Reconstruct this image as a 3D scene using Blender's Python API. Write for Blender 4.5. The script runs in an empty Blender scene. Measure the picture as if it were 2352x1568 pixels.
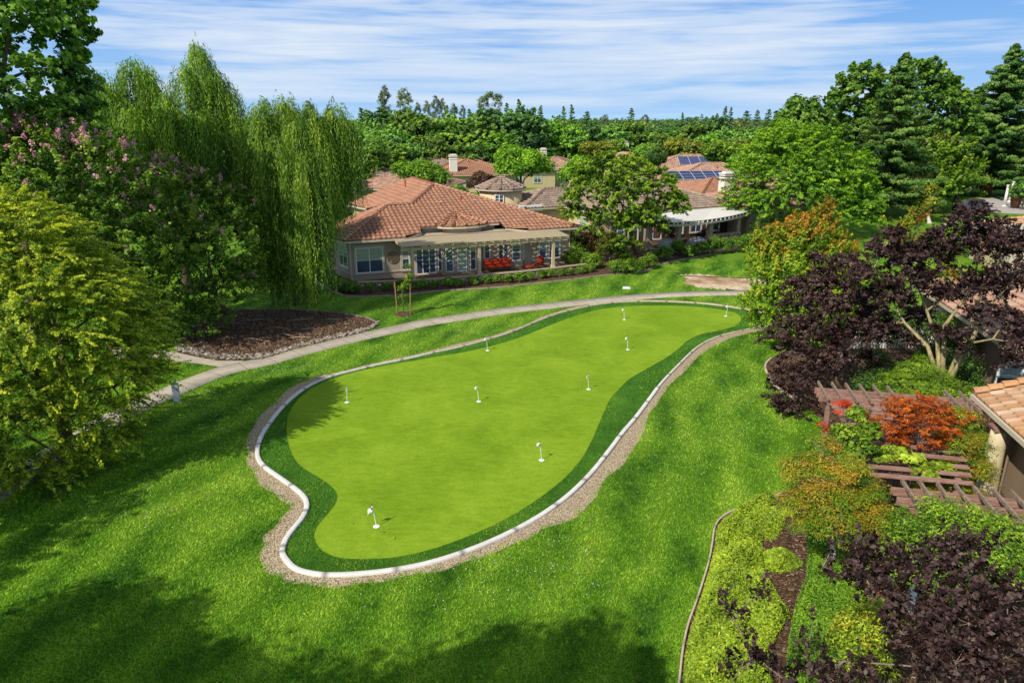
import bpy, math, random
import numpy as np
from mathutils import Vector, Matrix
random.seed(7)
SC = bpy.context.scene
COL = SC.collection
PI = math.pi
# ---------------------------------------------------------------- camera survey
H = 12.0
PITCH = math.radians(17.9)
CS, SN = math.cos(PITCH), math.sin(PITCH)
def G(px, py, z=0.0):
    "survey point of the photograph -> world point on the level z"
    x = (px-1176)/1568; y = (py-784)/1568
    t = (H-z)/(SN+y*CS)
    return Vector((x*t, (CS-y*SN)*t, z))
def WP(px, py, Y):
    "survey point -> world point at the distance Y north of the camera"
    x = (px-1176)/1568; y = (py-784)/1568
    t = Y/(CS-y*SN)
    return Vector((x*t, Y, H-t*(SN+y*CS)))
def ray(px, py):
    x = (px-1176)/1568; y = (py-784)/1568
    return Vector((x, CS-y*SN, -SN-y*CS))
def on_plane(px, py, p0, n):
    d = ray(px, py); o = Vector((0, 0, H))
    return o + d*((p0-o).dot(n)/d.dot(n))
cam = bpy.data.cameras.new('camera'); cam.lens = 24; cam.sensor_width = 36; cam.clip_end = 20000; cam.clip_start = .3
co = bpy.data.objects.new('camera', cam); COL.objects.link(co)
co.location = (0, 0, H); co.rotation_euler = (PI/2-PITCH, 0, 0)
SC.camera = co
SC.view_settings.view_transform = 'Standard'; SC.view_settings.look = 'None'; SC.view_settings.exposure = 0
SC.cycles.max_bounces = 5; SC.cycles.diffuse_bounces = 3; SC.cycles.transmission_bounces = 3
SC.cycles.transparent_max_bounces = 4
# ---------------------------------------------------------------- objects
def wloc(o):
    v = Vector((0, 0, 0))
    while o is not None:
        v += o.location; o = o.parent
    return v
def tag(o, label=None, cat=None, group=None, kind=None):
    if label: o['label'] = label
    if cat: o['category'] = cat
    if group: o['group'] = group
    if kind: o['kind'] = kind
    return o
def empty(name, loc, label, cat, group=None):
    o = bpy.data.objects.new(name, None); COL.objects.link(o)
    o.location = loc; o.empty_display_size = .2
    return tag(o, label, cat, group)
def mesh_np(name, V, F, mat, parent=None, cols=None, smooth=False, nv=4):
    "V (n,3), F (m,nv) arrays"
    V = np.asarray(V, dtype=np.float32); F = np.asarray(F, dtype=np.int32)
    if parent is not None:
        V = V - np.array(wloc(parent), dtype=np.float32)
    me = bpy.data.meshes.new(name)
    me.vertices.add(len(V)); me.vertices.foreach_set('co', V.ravel())
    me.loops.add(F.size); me.loops.foreach_set('vertex_index', F.ravel())
    me.polygons.add(len(F)); me.polygons.foreach_set('loop_start', np.arange(0, F.size, nv, dtype=np.int32))
    me.update(calc_edges=True)
    if cols is not None:
        a = me.color_attributes.new('Col', 'FLOAT_COLOR', 'POINT')
        c4 = np.ones((len(V), 4), dtype=np.float32); c4[:, :3] = cols
        a.data.foreach_set('color', c4.ravel())
    if smooth:
        me.polygons.foreach_set('use_smooth', np.ones(len(F), dtype=bool))
    me.materials.append(mat)
    o = bpy.data.objects.new(name, me); COL.objects.link(o)
    if parent is not None: o.parent = parent
    return o
class MB:
    def __init__(s): s.v = []; s.f = []; s.c = []; s.col = (1, 1, 1)
    def add(s, vs, fs, col=None):
        b = len(s.v); c = col or s.col
        s.v += [tuple(v) for v in vs]; s.f += [tuple(i+b for i in f) for f in fs]; s.c += [c]*len(vs)
        return s
    def box(s, c, size, X=Vector((1, 0, 0)), Y=None, Z=Vector((0, 0, 1)), col=None):
        X = Vector(X).normalized(); Z = Vector(Z).normalized(); Y = Z.cross(X).normalized() if Y is None else Vector(Y)
        c = Vector(c); a, b, d = size[0]/2, size[1]/2, size[2]/2
        vs = [c+X*i*a+Y*j*b+Z*k*d for k in (-1, 1) for j in (-1, 1) for i in (-1, 1)]
        return s.add(vs, [(0, 2, 3, 1), (4, 5, 7, 6), (0, 1, 5, 4), (1, 3, 7, 5), (3, 2, 6, 7), (2, 0, 4, 6)], col)
    def bar(s, p, q, w, h, up=Vector((0, 0, 1)), col=None):
        p = Vector(p); q = Vector(q); d = (q-p)
        X = d.normalized(); Y = Vector(up).cross(X)
        if Y.length < 1e-4: Y = Vector((1, 0, 0)).cross(X)
        Y.normalize(); Z = X.cross(Y)
        return s.box((p+q)/2, (d.length, w, h), X, Y, Z, col)
    def tube(s, pts, rad, n=8, cap=True, col=None):
        pts = [Vector(p) for p in pts]; rings = []
        ref = Vector((.31, .17, .93)).normalized()
        vs = []; fs = []
        for i, p in enumerate(pts):
            d = (pts[min(i+1, len(pts)-1)]-pts[max(i-1, 0)]).normalized()
            a = d.cross(ref)
            if a.length < .05: a = d.cross(Vector((1, 0, 0)))
            a.normalize(); b = d.cross(a)
            r = rad[i] if hasattr(rad, '__len__') else rad
            for k in range(n):
                t = 2*PI*k/n; vs.append(p+a*math.cos(t)*r+b*math.sin(t)*r)
        for i in range(len(pts)-1):
            for k in range(n):
                fs.append((i*n+k, i*n+(k+1) % n, (i+1)*n+(k+1) % n, (i+1)*n+k))
        if cap:
            fs.append(tuple(reversed(range(n)))); fs.append(tuple(range((len(pts)-1)*n, len(pts)*n)))
        return s.add(vs, fs, col)
    def lathe(s, c, prof, n=16, col=None):
        c = Vector(c); vs = []; fs = []
        for r, z in prof:
            for k in range(n):
                t = 2*PI*k/n; vs.append((c.x+r*math.cos(t), c.y+r*math.sin(t), c.z+z))
        for i in range(len(prof)-1):
            for k in range(n):
                fs.append((i*n+k, i*n+(k+1) % n, (i+1)*n+(k+1) % n, (i+1)*n+k))
        fs.append(tuple(reversed(range(n)))); fs.append(tuple(range((len(prof)-1)*n, len(prof)*n)))
        return s.add(vs, fs, col)
    def poly(s, pts, col=None):
        return s.add(pts, [tuple(range(len(pts)))], col)
    def prism(s, pts, z0, z1, col=None):
        "vertical prism over a plan polygon (counter clockwise)"
        n = len(pts)
        vs = [(p[0], p[1], z0) for p in pts]+[(p[0], p[1], z1) for p in pts]
        fs = [tuple(range(n, 2*n)), tuple(reversed(range(n)))]+[(i, (i+1) % n, n+(i+1) % n, n+i) for i in range(n)]
        return s.add(vs, fs, col)
    def build(s, name, mat, parent=None, smooth=False):
        me = bpy.data.meshes.new(name)
        o0 = wloc(parent) if parent is not None else Vector((0, 0, 0))
        me.from_pydata([(v[0]-o0.x, v[1]-o0.y, v[2]-o0.z) for v in s.v], [], s.f)
        a = me.color_attributes.new('Col', 'FLOAT_COLOR', 'POINT')
        a.data.foreach_set('color', np.array([(c[0], c[1], c[2], 1) for c in s.c], dtype=np.float32).ravel())
        me.materials.append(mat)
        if smooth: me.polygons.foreach_set('use_smooth', np.ones(len(me.polygons), dtype=bool))
        me.update()
        o = bpy.data.objects.new(name, me); COL.objects.link(o)
        if parent is not None: o.parent = parent
        return o
def copy_thing(root, loc, label=None, rotz=None, scale=None):
    r = root.copy(); COL.objects.link(r); r.location = loc
    if rotz is not None: r.rotation_euler = (0, 0, rotz)
    if scale is not None: r.scale = scale if hasattr(scale, '__len__') else (scale,)*3
    if label: r['label'] = label
    def rec(a, b):
        for ch in KIDS.get(a.name, a.children):
            c = ch.copy(); COL.objects.link(c); c.parent = b; rec(ch, c)
    rec(root, r)
    return r
KIDS = {}
# ---------------------------------------------------------------- materials
def srgb(r, g, b):
    f = lambda u: ((u/255+.055)/1.055)**2.4 if u/255 > .04045 else u/255/12.92
    return (f(r), f(g), f(b))
class NT:
    "small node-tree helper"
    def __init__(s, name):
        s.m = bpy.data.materials.new(name); s.m.use_nodes = True; s.t = s.m.node_tree; s.n = s.t.nodes; s.l = s.t.links
        s.b = s.n['Principled BSDF']; s.out = s.n['Material Output']
        s.set(s.b, 'Roughness', .85); s.set(s.b, 'Specular IOR Level', .25)
    def set(s, node, key, v):
        if isinstance(v, bpy.types.NodeSocket): s.l.new(v, node.inputs[key])
        else:
            if hasattr(v, '__len__') and len(v) == 3 and node.inputs[key].type == 'RGBA': v = (*v, 1)
            node.inputs[key].default_value = v
    def node(s, typ, **kw):
        n = s.n.new(typ)
        for k, v in kw.items():
            if hasattr(n, k) and not k[0].isupper(): setattr(n, k, v)
            else: s.set(n, k.replace('_', ' '), v)
        return n
    def pos(s): return s.node('ShaderNodeNewGeometry').outputs['Position']
    def obj(s): return s.node('ShaderNodeTexCoord').outputs['Object']
    def mapv(s, v, scale=(1, 1, 1), rot=(0, 0, 0)):
        m = s.node('ShaderNodeMapping'); s.set(m, 'Vector', v); m.inputs['Scale'].default_value = scale; m.inputs['Rotation'].default_value = rot
        return m.outputs[0]
    def noise(s, v, scale, detail=3, rough=.55, dist=0):
        n = s.node('ShaderNodeTexNoise'); s.set(n, 'Vector', v); s.set(n, 'Scale', scale); s.set(n, 'Detail', detail); s.set(n, 'Roughness', rough); s.set(n, 'Distortion', dist)
        return n.outputs['Fac']
    def voro(s, v, scale, out='Distance', feature='F1'):
        n = s.node('ShaderNodeTexVoronoi', feature=feature); s.set(n, 'Vector', v); s.set(n, 'Scale', scale)
        return n.outputs[out]
    def ramp(s, f, stops, interp='LINEAR'):
        n = s.node('ShaderNodeValToRGB'); s.set(n, 'Fac', f); e = n.color_ramp.elements; n.color_ramp.interpolation = interp
        while len(e) < len(stops): e.new(.5)
        for el, (p, c) in zip(e, stops):
            el.position = p; el.color = (*c, 1) if len(c) == 3 else c
        return n.outputs[0]
    def mix(s, f, a, b, blend='MIX'):
        n = s.node('ShaderNodeMix', data_type='RGBA', blend_type=blend)
        for i, v in ((0, f), (6, a), (7, b)):
            if isinstance(v, bpy.types.NodeSocket): s.l.new(v, n.inputs[i])
            else: n.inputs[i].default_value = (*v, 1) if hasattr(v, '__len__') and len(v) == 3 else v
        return n.outputs[2]
    def math(s, op, a, b=0.0, c=None):
        n = s.node('ShaderNodeMath', operation=op)
        for i, v in ((0, a), (1, b)) + (((2, c),) if c is not None else ()):
            if isinstance(v, bpy.types.NodeSocket): s.l.new(v, n.inputs[i])
            else: n.inputs[i].default_value = v
        return n.outputs[0]
    def attr(s, name='Col'): return s.node('ShaderNodeAttribute', attribute_name=name).outputs['Color']
    def color(s, v): s.set(s.b, 'Base Color', v)
    def bump(s, h, strength=.5, dist=.05):
        n = s.node('ShaderNodeBump'); s.set(n, 'Height', h); s.set(n, 'Strength', strength); s.set(n, 'Distance', dist)
        s.l.new(n.outputs[0], s.b.inputs['Normal'])
def lit(c, k): return tuple(min(1, x*k) for x in c)
def simple(name, c, rough=.8, spec=.25, var=.25, scale=3, bump=0, metal=0):
    t = NT(name); p = t.pos()
    f = t.noise(p, scale, 4); g = t.noise(p, scale*9, 2)
    a = t.mix(f, lit(c, 1-var), lit(c, 1+var))
    a = t.mix(t.math('MULTIPLY', g, .35), a, lit(c, 1-var*1.4))
    t.color(a); t.set(t.b, 'Roughness', rough); t.set(t.b, 'Specular IOR Level', spec); t.set(t.b, 'Metallic', metal)
    if bump: t.bump(g, bump, .02)
    return t.m
M = {}
GR_D, GR_M, GR_L = (.046, .140, .010), (.140, .290, .018), (.290, .440, .042)
def lawn_color(t, p):
    f1 = t.noise(p, .17, 4, .6, .6); f2 = t.noise(t.mapv(p, (1, .35, 1), (0, 0, -.5)), .55, 3, .6, .4); f3 = t.noise(p, 3.2, 4, .65)
    band = t.node('ShaderNodeTexWave', wave_type='BANDS', bands_direction='X'); t.set(band, 'Vector', t.mapv(p, (1, 1, 1), (0, 0, .38)))
    t.set(band, 'Scale', .16); t.set(band, 'Distortion', 9.0); t.set(band, 'Detail', 2.0); t.set(band, 'Detail Scale', .8)
    f = t.math('MULTIPLY_ADD', f1, .9, t.math('MULTIPLY_ADD', f2, .6, t.math('MULTIPLY_ADD', f3, .45, t.math('MULTIPLY', band.outputs['Fac'], .22))))
    f = t.math('MULTIPLY_ADD', t.math('SUBTRACT', f, 1.08), 1.35, .53)
    return t.ramp(f, [(.18, GR_D), (.46, GR_M), (.66, (.205, .360, .027)), (.9, GR_L)])
def mk():
    # lawn sheet
    t = NT('lawn'); p = t.pos(); c = lawn_color(t, p)
    fine = t.noise(t.mapv(p, (1, 1, 1)), 26, 4, .75)
    c = t.mix(t.math('MULTIPLY', fine, .75), c, (.020, .065, .005), 'MIX')
    dry = t.ramp(t.noise(p, .5, 5, .7), [(.66, (0, 0, 0)), (.8, (1, 1, 1))])
    c = t.mix(t.math('MULTIPLY', dry, .35), c, (.16, .19, .04))
    t.color(c); t.bump(fine, .9, .06); t.set(t.b, 'Roughness', .9); t.set(t.b, 'Specular IOR Level', .1)
    M['lawn'] = t.m
    # blades of grass
    t = NT('grass_blades'); p = t.pos(); c = lawn_color(t, p)
    a = t.attr(); c = t.mix(1.0, c, a, 'MULTIPLY')
    t.color(c); t.set(t.b, 'Roughness', .6); t.set(t.b, 'Specular IOR Level', .25)
    tr = t.node('ShaderNodeBsdfTranslucent'); t.set(tr, 'Color', t.mix(1.0, c, (1.3, 1.5, .7), 'MULTIPLY'))
    mx = t.node('ShaderNodeMixShader'); mx.inputs[0].default_value = .35
    t.l.new(t.b.outputs[0], mx.inputs[1]); t.l.new(tr.outputs[0], mx.inputs[2]); t.l.new(mx.outputs[0], t.out.inputs[0])
    M['blades'] = t.m
    # putting surface
    t = NT('putting_green'); p = t.pos()
    f1 = t.noise(p, .35, 5, .65, .5); f2 = t.noise(t.mapv(p, (1, 2.2, 1), (0, 0, .6)), 2.1, 5, .7, .3); f3 = t.noise(p, 13, 5, .8)
    f = t.math('MULTIPLY_ADD', f1, .45, t.math('MULTIPLY_ADD', f2, .34, t.math('MULTIPLY_ADD', f3, .42, -.045)))
    c = t.ramp(f, [(.34, (.086, .172, .006)), (.50, (.152, .264, .010)), (.68, (.242, .365, .022))])
    sp = t.ramp(t.voro(p, 2.3), [(.015, (1, 1, 1)), (.03, (0, 0, 0))])
    c = t.mix(t.math('MULTIPLY', sp, .6), c, (.10, .16, .02))
    t.color(c); t.bump(f3, .35, .02); t.set(t.b, 'Roughness', .9); t.set(t.b, 'Specular IOR Level', .1)
    M['green'] = t.m
    # fringe
    t = NT('fringe'); p = t.pos(); f1 = t.noise(p, .5, 4); f3 = t.noise(p, 20, 4, .8)
    c = t.ramp(t.math('MULTIPLY_ADD', f1, .5, t.math('MULTIPLY', f3, .5)), [(.34, (.018, .080, .006)), (.52, (.050, .165, .012)), (.7, (.110, .28, .026))])
    t.color(c); t.bump(f3, .9, .06); t.set(t.b, 'Specular IOR Level', .15); M['fringe'] = t.m
    # gravel
    t = NT('gravel'); p = t.pos(); v = t.voro(p, 22, 'Color'); d = t.voro(p, 22); n = t.noise(p, 1.2, 4, .7)
    sep = t.node('ShaderNodeSeparateColor'); t.l.new(v, sep.inputs[0])
    c = t.ramp(sep.outputs[0], [(0, (.42, .32, .19)), (.5, (.62, .49, .32)), (1, (.80, .68, .48))])
    c = t.mix(t.math('MULTIPLY', n, .5), c, (.38, .29, .18)); c = t.mix(t.ramp(d, [(.3, (0, 0, 0)), (.75, (1, 1, 1))]), c, (.24, .18, .12))
    t.color(c); t.bump(t.math('SUBTRACT', 1.0, d), .9, .04); M['gravel'] = t.m
    # mulch
    t = NT('mulch'); p = t.pos(); v = t.voro(t.mapv(p, (1, 2.4, 1), (0, 0, .5)), 14, 'Color'); d = t.voro(t.mapv(p, (1, 2.4, 1), (0, 0, .5)), 14)
    sep = t.node('ShaderNodeSeparateColor'); t.l.new(v, sep.inputs[0])
    c = t.ramp(sep.outputs[0], [(0, (.035, .018, .010)), (.5, (.11, .058, .030)), (.85, (.21, .125, .07)), (1, (.36, .26, .17))])
    c = t.mix(t.math('MULTIPLY', t.noise(p, .6, 4, .7), .5), c, (.06, .032, .016))
    t.color(c); t.bump(d, .9, .05); M['mulch'] = t.m
    # dry straw patch
    t = NT('bare_earth'); p = t.pos(); v = t.voro(t.mapv(p, (1, 2, 1)), 7, 'Color'); sep = t.node('ShaderNodeSeparateColor'); t.l.new(v, sep.inputs[0])
    c = t.ramp(sep.outputs[0], [(0, (.40, .29, .17)), (.5, (.60, .47, .31)), (1, (.76, .63, .44))]); c = t.mix(t.ramp(t.noise(p, .35, 4, .7), [(.45, (0, 0, 0)), (.65, (1, 1, 1))]), c, (.30, .17, .09))
    t.color(c); t.bump(sep.outputs[1], .5, .05); M['earth'] = t.m
    # concrete path with joints
    t = NT('concrete'); p = t.pos(); f = t.noise(p, 1.1, 5, .7); g = t.noise(p, 30, 3, .7)
    c = t.ramp(t.math('MULTIPLY_ADD', f, .7, t.math('MULTIPLY', g, .3)), [(.3, (.30, .26, .20)), (.7, (.52, .46, .36))])
    t.color(c); t.bump(g, .3, .01); M['concrete'] = t.m
    t = NT('curb_concrete'); p = t.pos(); f = t.noise(p, 2.2, 5, .7); g = t.noise(p, 26, 3, .7)
    c = t.ramp(t.math('MULTIPLY_ADD', f, .6, t.math('MULTIPLY', g, .4)), [(.28, (.36, .33, .29)), (.42, (.60, .57, .53)), (.65, (.72, .70, .67))])
    t.color(t.mix(1.0, c, t.attr(), 'MULTIPLY')); t.bump(g, .3, .01); M['curb'] = t.m
    # leaves: colour from the mesh, varied per tree
    def leafmat(name, rough, spec, transl, tint=(1.25, 1.45, .55), gain=(2.35, 2.15, 1.5)):
        t = NT(name); a = t.attr(); oi = t.node('ShaderNodeObjectInfo')
        cmb = t.node('ShaderNodeCombineXYZ'); [t.l.new(t.math('MULTIPLY_ADD', oi.outputs['Random'], .35*gain[i], .83*gain[i]), cmb.inputs[i]) for i in range(3)]
        c = t.mix(1.0, a, cmb.outputs[0], 'MULTIPLY')
        t.color(c); t.set(t.b, 'Roughness', rough); t.set(t.b, 'Specular IOR Level', spec)
        tr = t.node('ShaderNodeBsdfTranslucent'); t.set(tr, 'Color', t.mix(1.0, c, tint, 'MULTIPLY'))
        mx = t.node('ShaderNodeMixShader'); mx.inputs[0].default_value = transl
        t.l.new(t.b.outputs[0], mx.inputs[1]); t.l.new(tr.outputs[0], mx.inputs[2]); t.l.new(mx.outputs[0], t.out.inputs[0])
        return t.m
    M['leaf'] = leafmat('leaf', .55, .35, .35)
    M['purple'] = leafmat('purple_leaf', .5, .3, .22, (1.6, .8, .7), (1.25, 1.2, 1.2))
    M['needle'] = leafmat('needle', .7, .2, .18, gain=(2.7, 2.3, 1.4))
    M['petal'] = leafmat('petal', .8, .1, .3, (1, 1, 1), (1, 1, 1))
    # bark
    t = NT('bark'); p = t.obj(); f = t.noise(t.mapv(p, (1, 1, .25)), 9, 5, .7)
    c = t.mix(1.0, t.ramp(f, [(.3, (.45, .42, .4)), (.7, (1.25, 1.2, 1.1))]), t.attr(), 'MULTIPLY')
    t.color(c); t.bump(f, .7, .04); M['bark'] = t.m
    # tiles
    t = NT('clay_tile'); p = t.pos(); a = t.attr(); f = t.noise(p, 1.3, 5, .7); g = t.noise(p, 14, 3, .7)
    c = t.mix(1.0, a, t.ramp(f, [(.3, (.80, .80, .80)), (.7, (1.2, 1.2, 1.2))]), 'MULTIPLY')
    c = t.mix(t.math('MULTIPLY', t.ramp(g, [(.5, (0, 0, 0)), (.75, (1, 1, 1))]), .22), c, (.5, .42, .34))
    t.color(c); t.bump(g, .3, .01); t.set(t.b, 'Roughness', .8); M['tile'] = t.m
    def stucco(name, c0):
        t = NT(name); p = t.pos(); f = t.noise(p, .9, 5, .65); g = t.noise(p, 32, 3, .8)
        st = t.noise(t.mapv(p, (6, 6, .5)), 1.0, 3, .6)
        c = t.mix(f, lit(c0, .84), lit(c0, 1.1)); c = t.mix(t.math('MULTIPLY', st, .18), c, lit(c0, .6))
        t.color(c); t.bump(g, .35, .012); t.set(t.b, 'Roughness', .92); return t.m
    M['stucco'] = stucco('stucco_taupe', (.42, .345, .255)); M['yellow'] = stucco('stucco_cream', (.62, .50, .29))
    M['cream'] = stucco('chimney_cream', (.78, .74, .65)); M['brown'] = stucco('stucco_brown', (.26, .185, .125))
    M['trim'] = simple('painted_trim', (.52, .46, .36), .6, .3, .1); M['white'] = simple('white_paint', (.78, .77, .74), .5, .35, .06)
    M['gutter'] = simple('gutter_cream', (.58, .50, .38), .5, .35, .1)
    M['lattice'] = simple('lattice_paint', (.54, .44, .28), .8, .2, .15, 2)
    M['whitelattice'] = simple('white_lattice', (.70, .67, .60), .8, .2, .14, 1)
    t = NT('glass'); p = t.pos(); c = t.ramp(t.noise(p, .8, 2), [(.35, (.030, .052, .085)), (.7, (.085, .13, .18))])
    t.color(c); t.set(t.b, 'Roughness', .12); t.set(t.b, 'Specular IOR Level', .9); M['glass'] = t.m
    t = NT('blinds'); p = t.pos(); w = t.node('ShaderNodeTexWave', wave_type='BANDS', bands_direction='Z'); t.set(w, 'Vector', p); t.set(w, 'Scale', 3.2)
    t.color(t.mix(w.outputs['Fac'], (.20, .27, .19), (.50, .60, .44))); t.set(t.b, 'Roughness', .35); M['blind'] = t.m
    t = NT('stone_veneer'); p = t.pos(); m = t.mapv(p, (1, 1, 2.0)); v = t.voro(m, 3.6, 'Color'); d = t.voro(m, 3.6, 'Distance', 'DISTANCE_TO_EDGE')
    sep = t.node('ShaderNodeSeparateColor'); t.l.new(v, sep.inputs[0])
    c = t.ramp(sep.outputs[0], [(0, (.20, .15, .09)), (.4, (.42, .35, .25)), (.8, (.6, .54, .42)), (1, (.7, .66, .56))])
    c = t.mix(t.ramp(d, [(.02, (1, 1, 1)), (.09, (0, 0, 0))]), c, (.05, .04, .03)); t.color(c); t.bump(t.ramp(d, [(.0, (0, 0, 0)), (.2, (1, 1, 1))]), 1, .06); M['stone'] = t.m
    M['cap'] = simple('wall_cap', (.42, .34, .23), .85, .2, .2, 2, .2)
    M['cobble'] = simple('river_stone', (.30, .27, .24), .7, .3, .6, 2.5, .2)
    t = NT('weathered_redwood'); p = t.pos(); f = t.noise(t.mapv(p, (1, 6, 6), (0, 0, .21)), 2.4, 5, .75); g = t.noise(p, 1.1, 3)
    c = t.ramp(f, [(.3, (.10, .045, .038)), (.5, (.30, .145, .115)), (.7, (.46, .30, .25))]); c = t.mix(t.math('MULTIPLY', g, .4), c, (.30, .225, .18))
    t.color(c); t.bump(f, .6, .02); M['redwood'] = t.m
    t = NT('grey_wood'); p = t.pos(); f = t.noise(p, 7, 5, .75)
    t.color(t.ramp(f, [(.3, (.13, .085, .06)), (.7, (.36, .27, .2))])); t.bump(f, .5, .02); M['greywood'] = t.m
    M['solar'] = simple('solar_cell', (.014, .030, .12), .4, .4, .3, 5)
    M['metal'] = simple('dark_metal', (.03, .03, .03), .5, .5, .2)
    M['redcush'] = simple('red_cushion', (.55, .055, .020), .9, .1, .15, 4)
    M['dark'] = simple('dark_interior', (.012, .012, .014), .6, .2, .3)
    M['box'] = simple('utility_box_paint', (.50, .53, .60), .5, .4, .06)
    M['boxside'] = simple('utility_box_side', (.46, .38, .24), .6, .3, .1)
    M['column'] = simple('column_stucco', (.62, .52, .33), .9, .2, .3, 2.5, .3)
    M['stake'] = simple('stake_wood', (.33, .19, .09), .85, .2, .25)
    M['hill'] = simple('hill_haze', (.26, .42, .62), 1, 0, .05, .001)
    M['farwood'] = None
    M['flag'] = simple('flag_cloth', (.82, .82, .82), .8, .2, .03); M['black'] = simple('black_print', (.015, .015, .018), .6, .3, .1)
    M['pole'] = simple('flag_pole', (.8, .8, .78), .4, .4, .04); M['pot'] = simple('terracotta_pot', (.20, .09, .05), .7, .3, .2)
    M['tarp'] = simple('silver_cover', (.50, .50, .49), .55, .4, .2, 2)
    M['plaza'] = simple('plaza_paving', (.42, .38, .36), .85, .2, .12, .5)
mk()
# ---------------------------------------------------------------- light and sky
W = bpy.data.worlds.new('World'); SC.world = W; W.use_nodes = True
SUN_AZ = Vector((-.70, -.714, 0)); SUN_EL = math.radians(43)
def sky():
    nt = W.node_tree; N = nt.nodes; L = nt.links; bg = N['Background']
    s = N.new('ShaderNodeTexSky'); s.sky_type = 'NISHITA'; s.sun_disc = False
    s.sun_elevation = SUN_EL; s.sun_rotation = math.atan2(SUN_AZ.x, SUN_AZ.y); s.air_density = 1.0; s.dust_density = .6; s.ozone_density = 2.0
    tc = N.new('ShaderNodeTexCoord'); sep = N.new('ShaderNodeSeparateXYZ'); L.new(tc.outputs['Generated'], sep.inputs[0])
    def mth(op, a, b, clamp=False):
        n = N.new('ShaderNodeMath'); n.operation = op; n.use_clamp = clamp
        for i, v in enumerate((a, b)):
            if isinstance(v, bpy.types.NodeSocket): L.new(v, n.inputs[i])
            else: n.inputs[i].default_value = v
        return n.outputs[0]
    def mixc(f, a, b):
        n = N.new('ShaderNodeMix'); n.data_type = 'RGBA'
        for i, v in ((0, f), (6, a), (7, b)):
            if isinstance(v, bpy.types.NodeSocket): L.new(v, n.inputs[i])
            else: n.inputs[i].default_value = (*v, 1) if hasattr(v, '__len__') else v
        return n.outputs[2]
    def noise(sc, rot, scale, det, rough, dist):
        mp = N.new('ShaderNodeMapping'); L.new(tc.outputs['Generated'], mp.inputs[0]); mp.inputs['Scale'].default_value = sc; mp.inputs['Rotation'].default_value = rot
        n = N.new('ShaderNodeTexNoise'); L.new(mp.outputs[0], n.inputs['Vector'])
        for k, v in (('Scale', scale), ('Detail', det), ('Roughness', rough), ('Distortion', dist)): n.inputs[k].default_value = v
        return n.outputs['Fac']
    def ramp(f, stops):
        n = N.new('ShaderNodeValToRGB'); L.new(f, n.inputs[0]); e = n.color_ramp.elements
        while len(e) < len(stops): e.new(.5)
        for el, (p, c) in zip(e, stops): el.position = p; el.color = (c, c, c, 1)
        return n.outputs[0]
    K = 8.5    # Background strength is .118
    z = sep.outputs['Z']
    # clear blue deepening with height, blended into the physical sky
    hgt = ramp(z, [(0.0, 0), (.16, 1)])
    blue = mixc(hgt, tuple(K*c for c in (.40, .64, .95)), tuple(K*c for c in (.17, .41, .86)))
    up = ramp(z, [(.18, 0), (.5, 1)])
    base = mixc(up, blue, s.outputs[0])
    n1 = noise((1.0, 1.0, 12.0), (0, .11, 0), 2.0, 6, .55, .45)
    n2 = noise((1.4, 1.4, 26.0), (0, .13, 0), 2.4, 6, .6, .5)
    n3 = noise((1.0, 1.0, 4.0), (0, .05, 0), 1.3, 3, .5, .2)
    f = mth('ADD', mth('MULTIPLY', n1, .55), mth('ADD', mth('MULTIPLY', n2, .35), mth('MULTIPLY', n3, .3)))
    cl = ramp(f, [(.555, 0), (.64, .62), (.72, 1)])
    low = ramp(z, [(0.0, .45), (.03, .75), (.10, 1.0)])
    a = mth('MULTIPLY', cl, low)
    col = mixc(mth('MULTIPLY', a, .88), base, tuple(K*c for c in (.80, .87, .96)))
    L.new(col, bg.inputs['Color']); bg.inputs['Strength'].default_value = .118
sky()
sl = bpy.data.lights.new('sun', 'SUN'); sl.energy = 5.0; sl.angle = math.radians(.5); sl.color = (1.0, .93, .80)
so = bpy.data.objects.new('sun', sl); COL.objects.link(so); so.location = (-30, -30, 40)
dv = Vector((-SUN_AZ.x*math.cos(SUN_EL), -SUN_AZ.y*math.cos(SUN_EL), -math.sin(SUN_EL)))
so.rotation_euler = dv.to_track_quat('-Z', 'Y').to_euler()
# ================================================================ ground
def smooth_loop(pts, n=6, closed=True):
    "Catmull-Rom through plan points"
    P = [Vector((p[0], p[1], 0)) for p in pts]; out = []; m = len(P)
    rng = range(m) if closed else range(m-1)
    for i in rng:
        p1 = P[i]; p2 = P[(i+1) % m]
        p0 = P[(i-1) % m] if closed or i > 0 else p1*2-p2
        p3 = P[(i+2) % m] if closed or i < m-2 else p2*2-p1
        for k in range(n):
            t = k/n
            out.append(.5*((2*p1)+(p2-p0)*t+(2*p0-5*p1+4*p2-p3)*t*t+(3*p1-p0-3*p2+p3)*t**3))
    if not closed: out.append(P[-1])
    return out
def GL(s):
    "list of surveyed points"
    a = [float(v) for v in s.replace(';', ' ').replace(',', ' ').split()]
    return [G(a[i], a[i+1]) for i in range(0, len(a), 2)]
def sheet(name, loop, z, mat, kind='structure', **kw):
    b = MB(); b.poly([(p[0], p[1], z) for p in loop]); o = b.build(name, mat)
    # face up
    if o.data.polygons[0].normal.z < 0: o.data.flip_normals()
    return tag(o, kind=kind, **kw)
def inside(px, py, loop):
    x = np.array([p[0] for p in loop]); y = np.array([p[1] for p in loop]); r = np.zeros(len(px), bool); j = len(x)-1
    for i in range(len(x)):
        c = ((y[i] > py) != (y[j] > py))
        with np.errstate(divide='ignore', invalid='ignore'):
            r ^= c & (px < (x[j]-x[i])*(py-y[i])/(y[j]-y[i])+x[i])
        j = i
    return r
b = MB(); b.poly([(-7000, -300, 0), (7000, -300, 0), (7000, 12000, 0), (-7000, 12000, 0)]); tag(b.build('lawn', M['lawn']), kind='structure')
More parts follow.
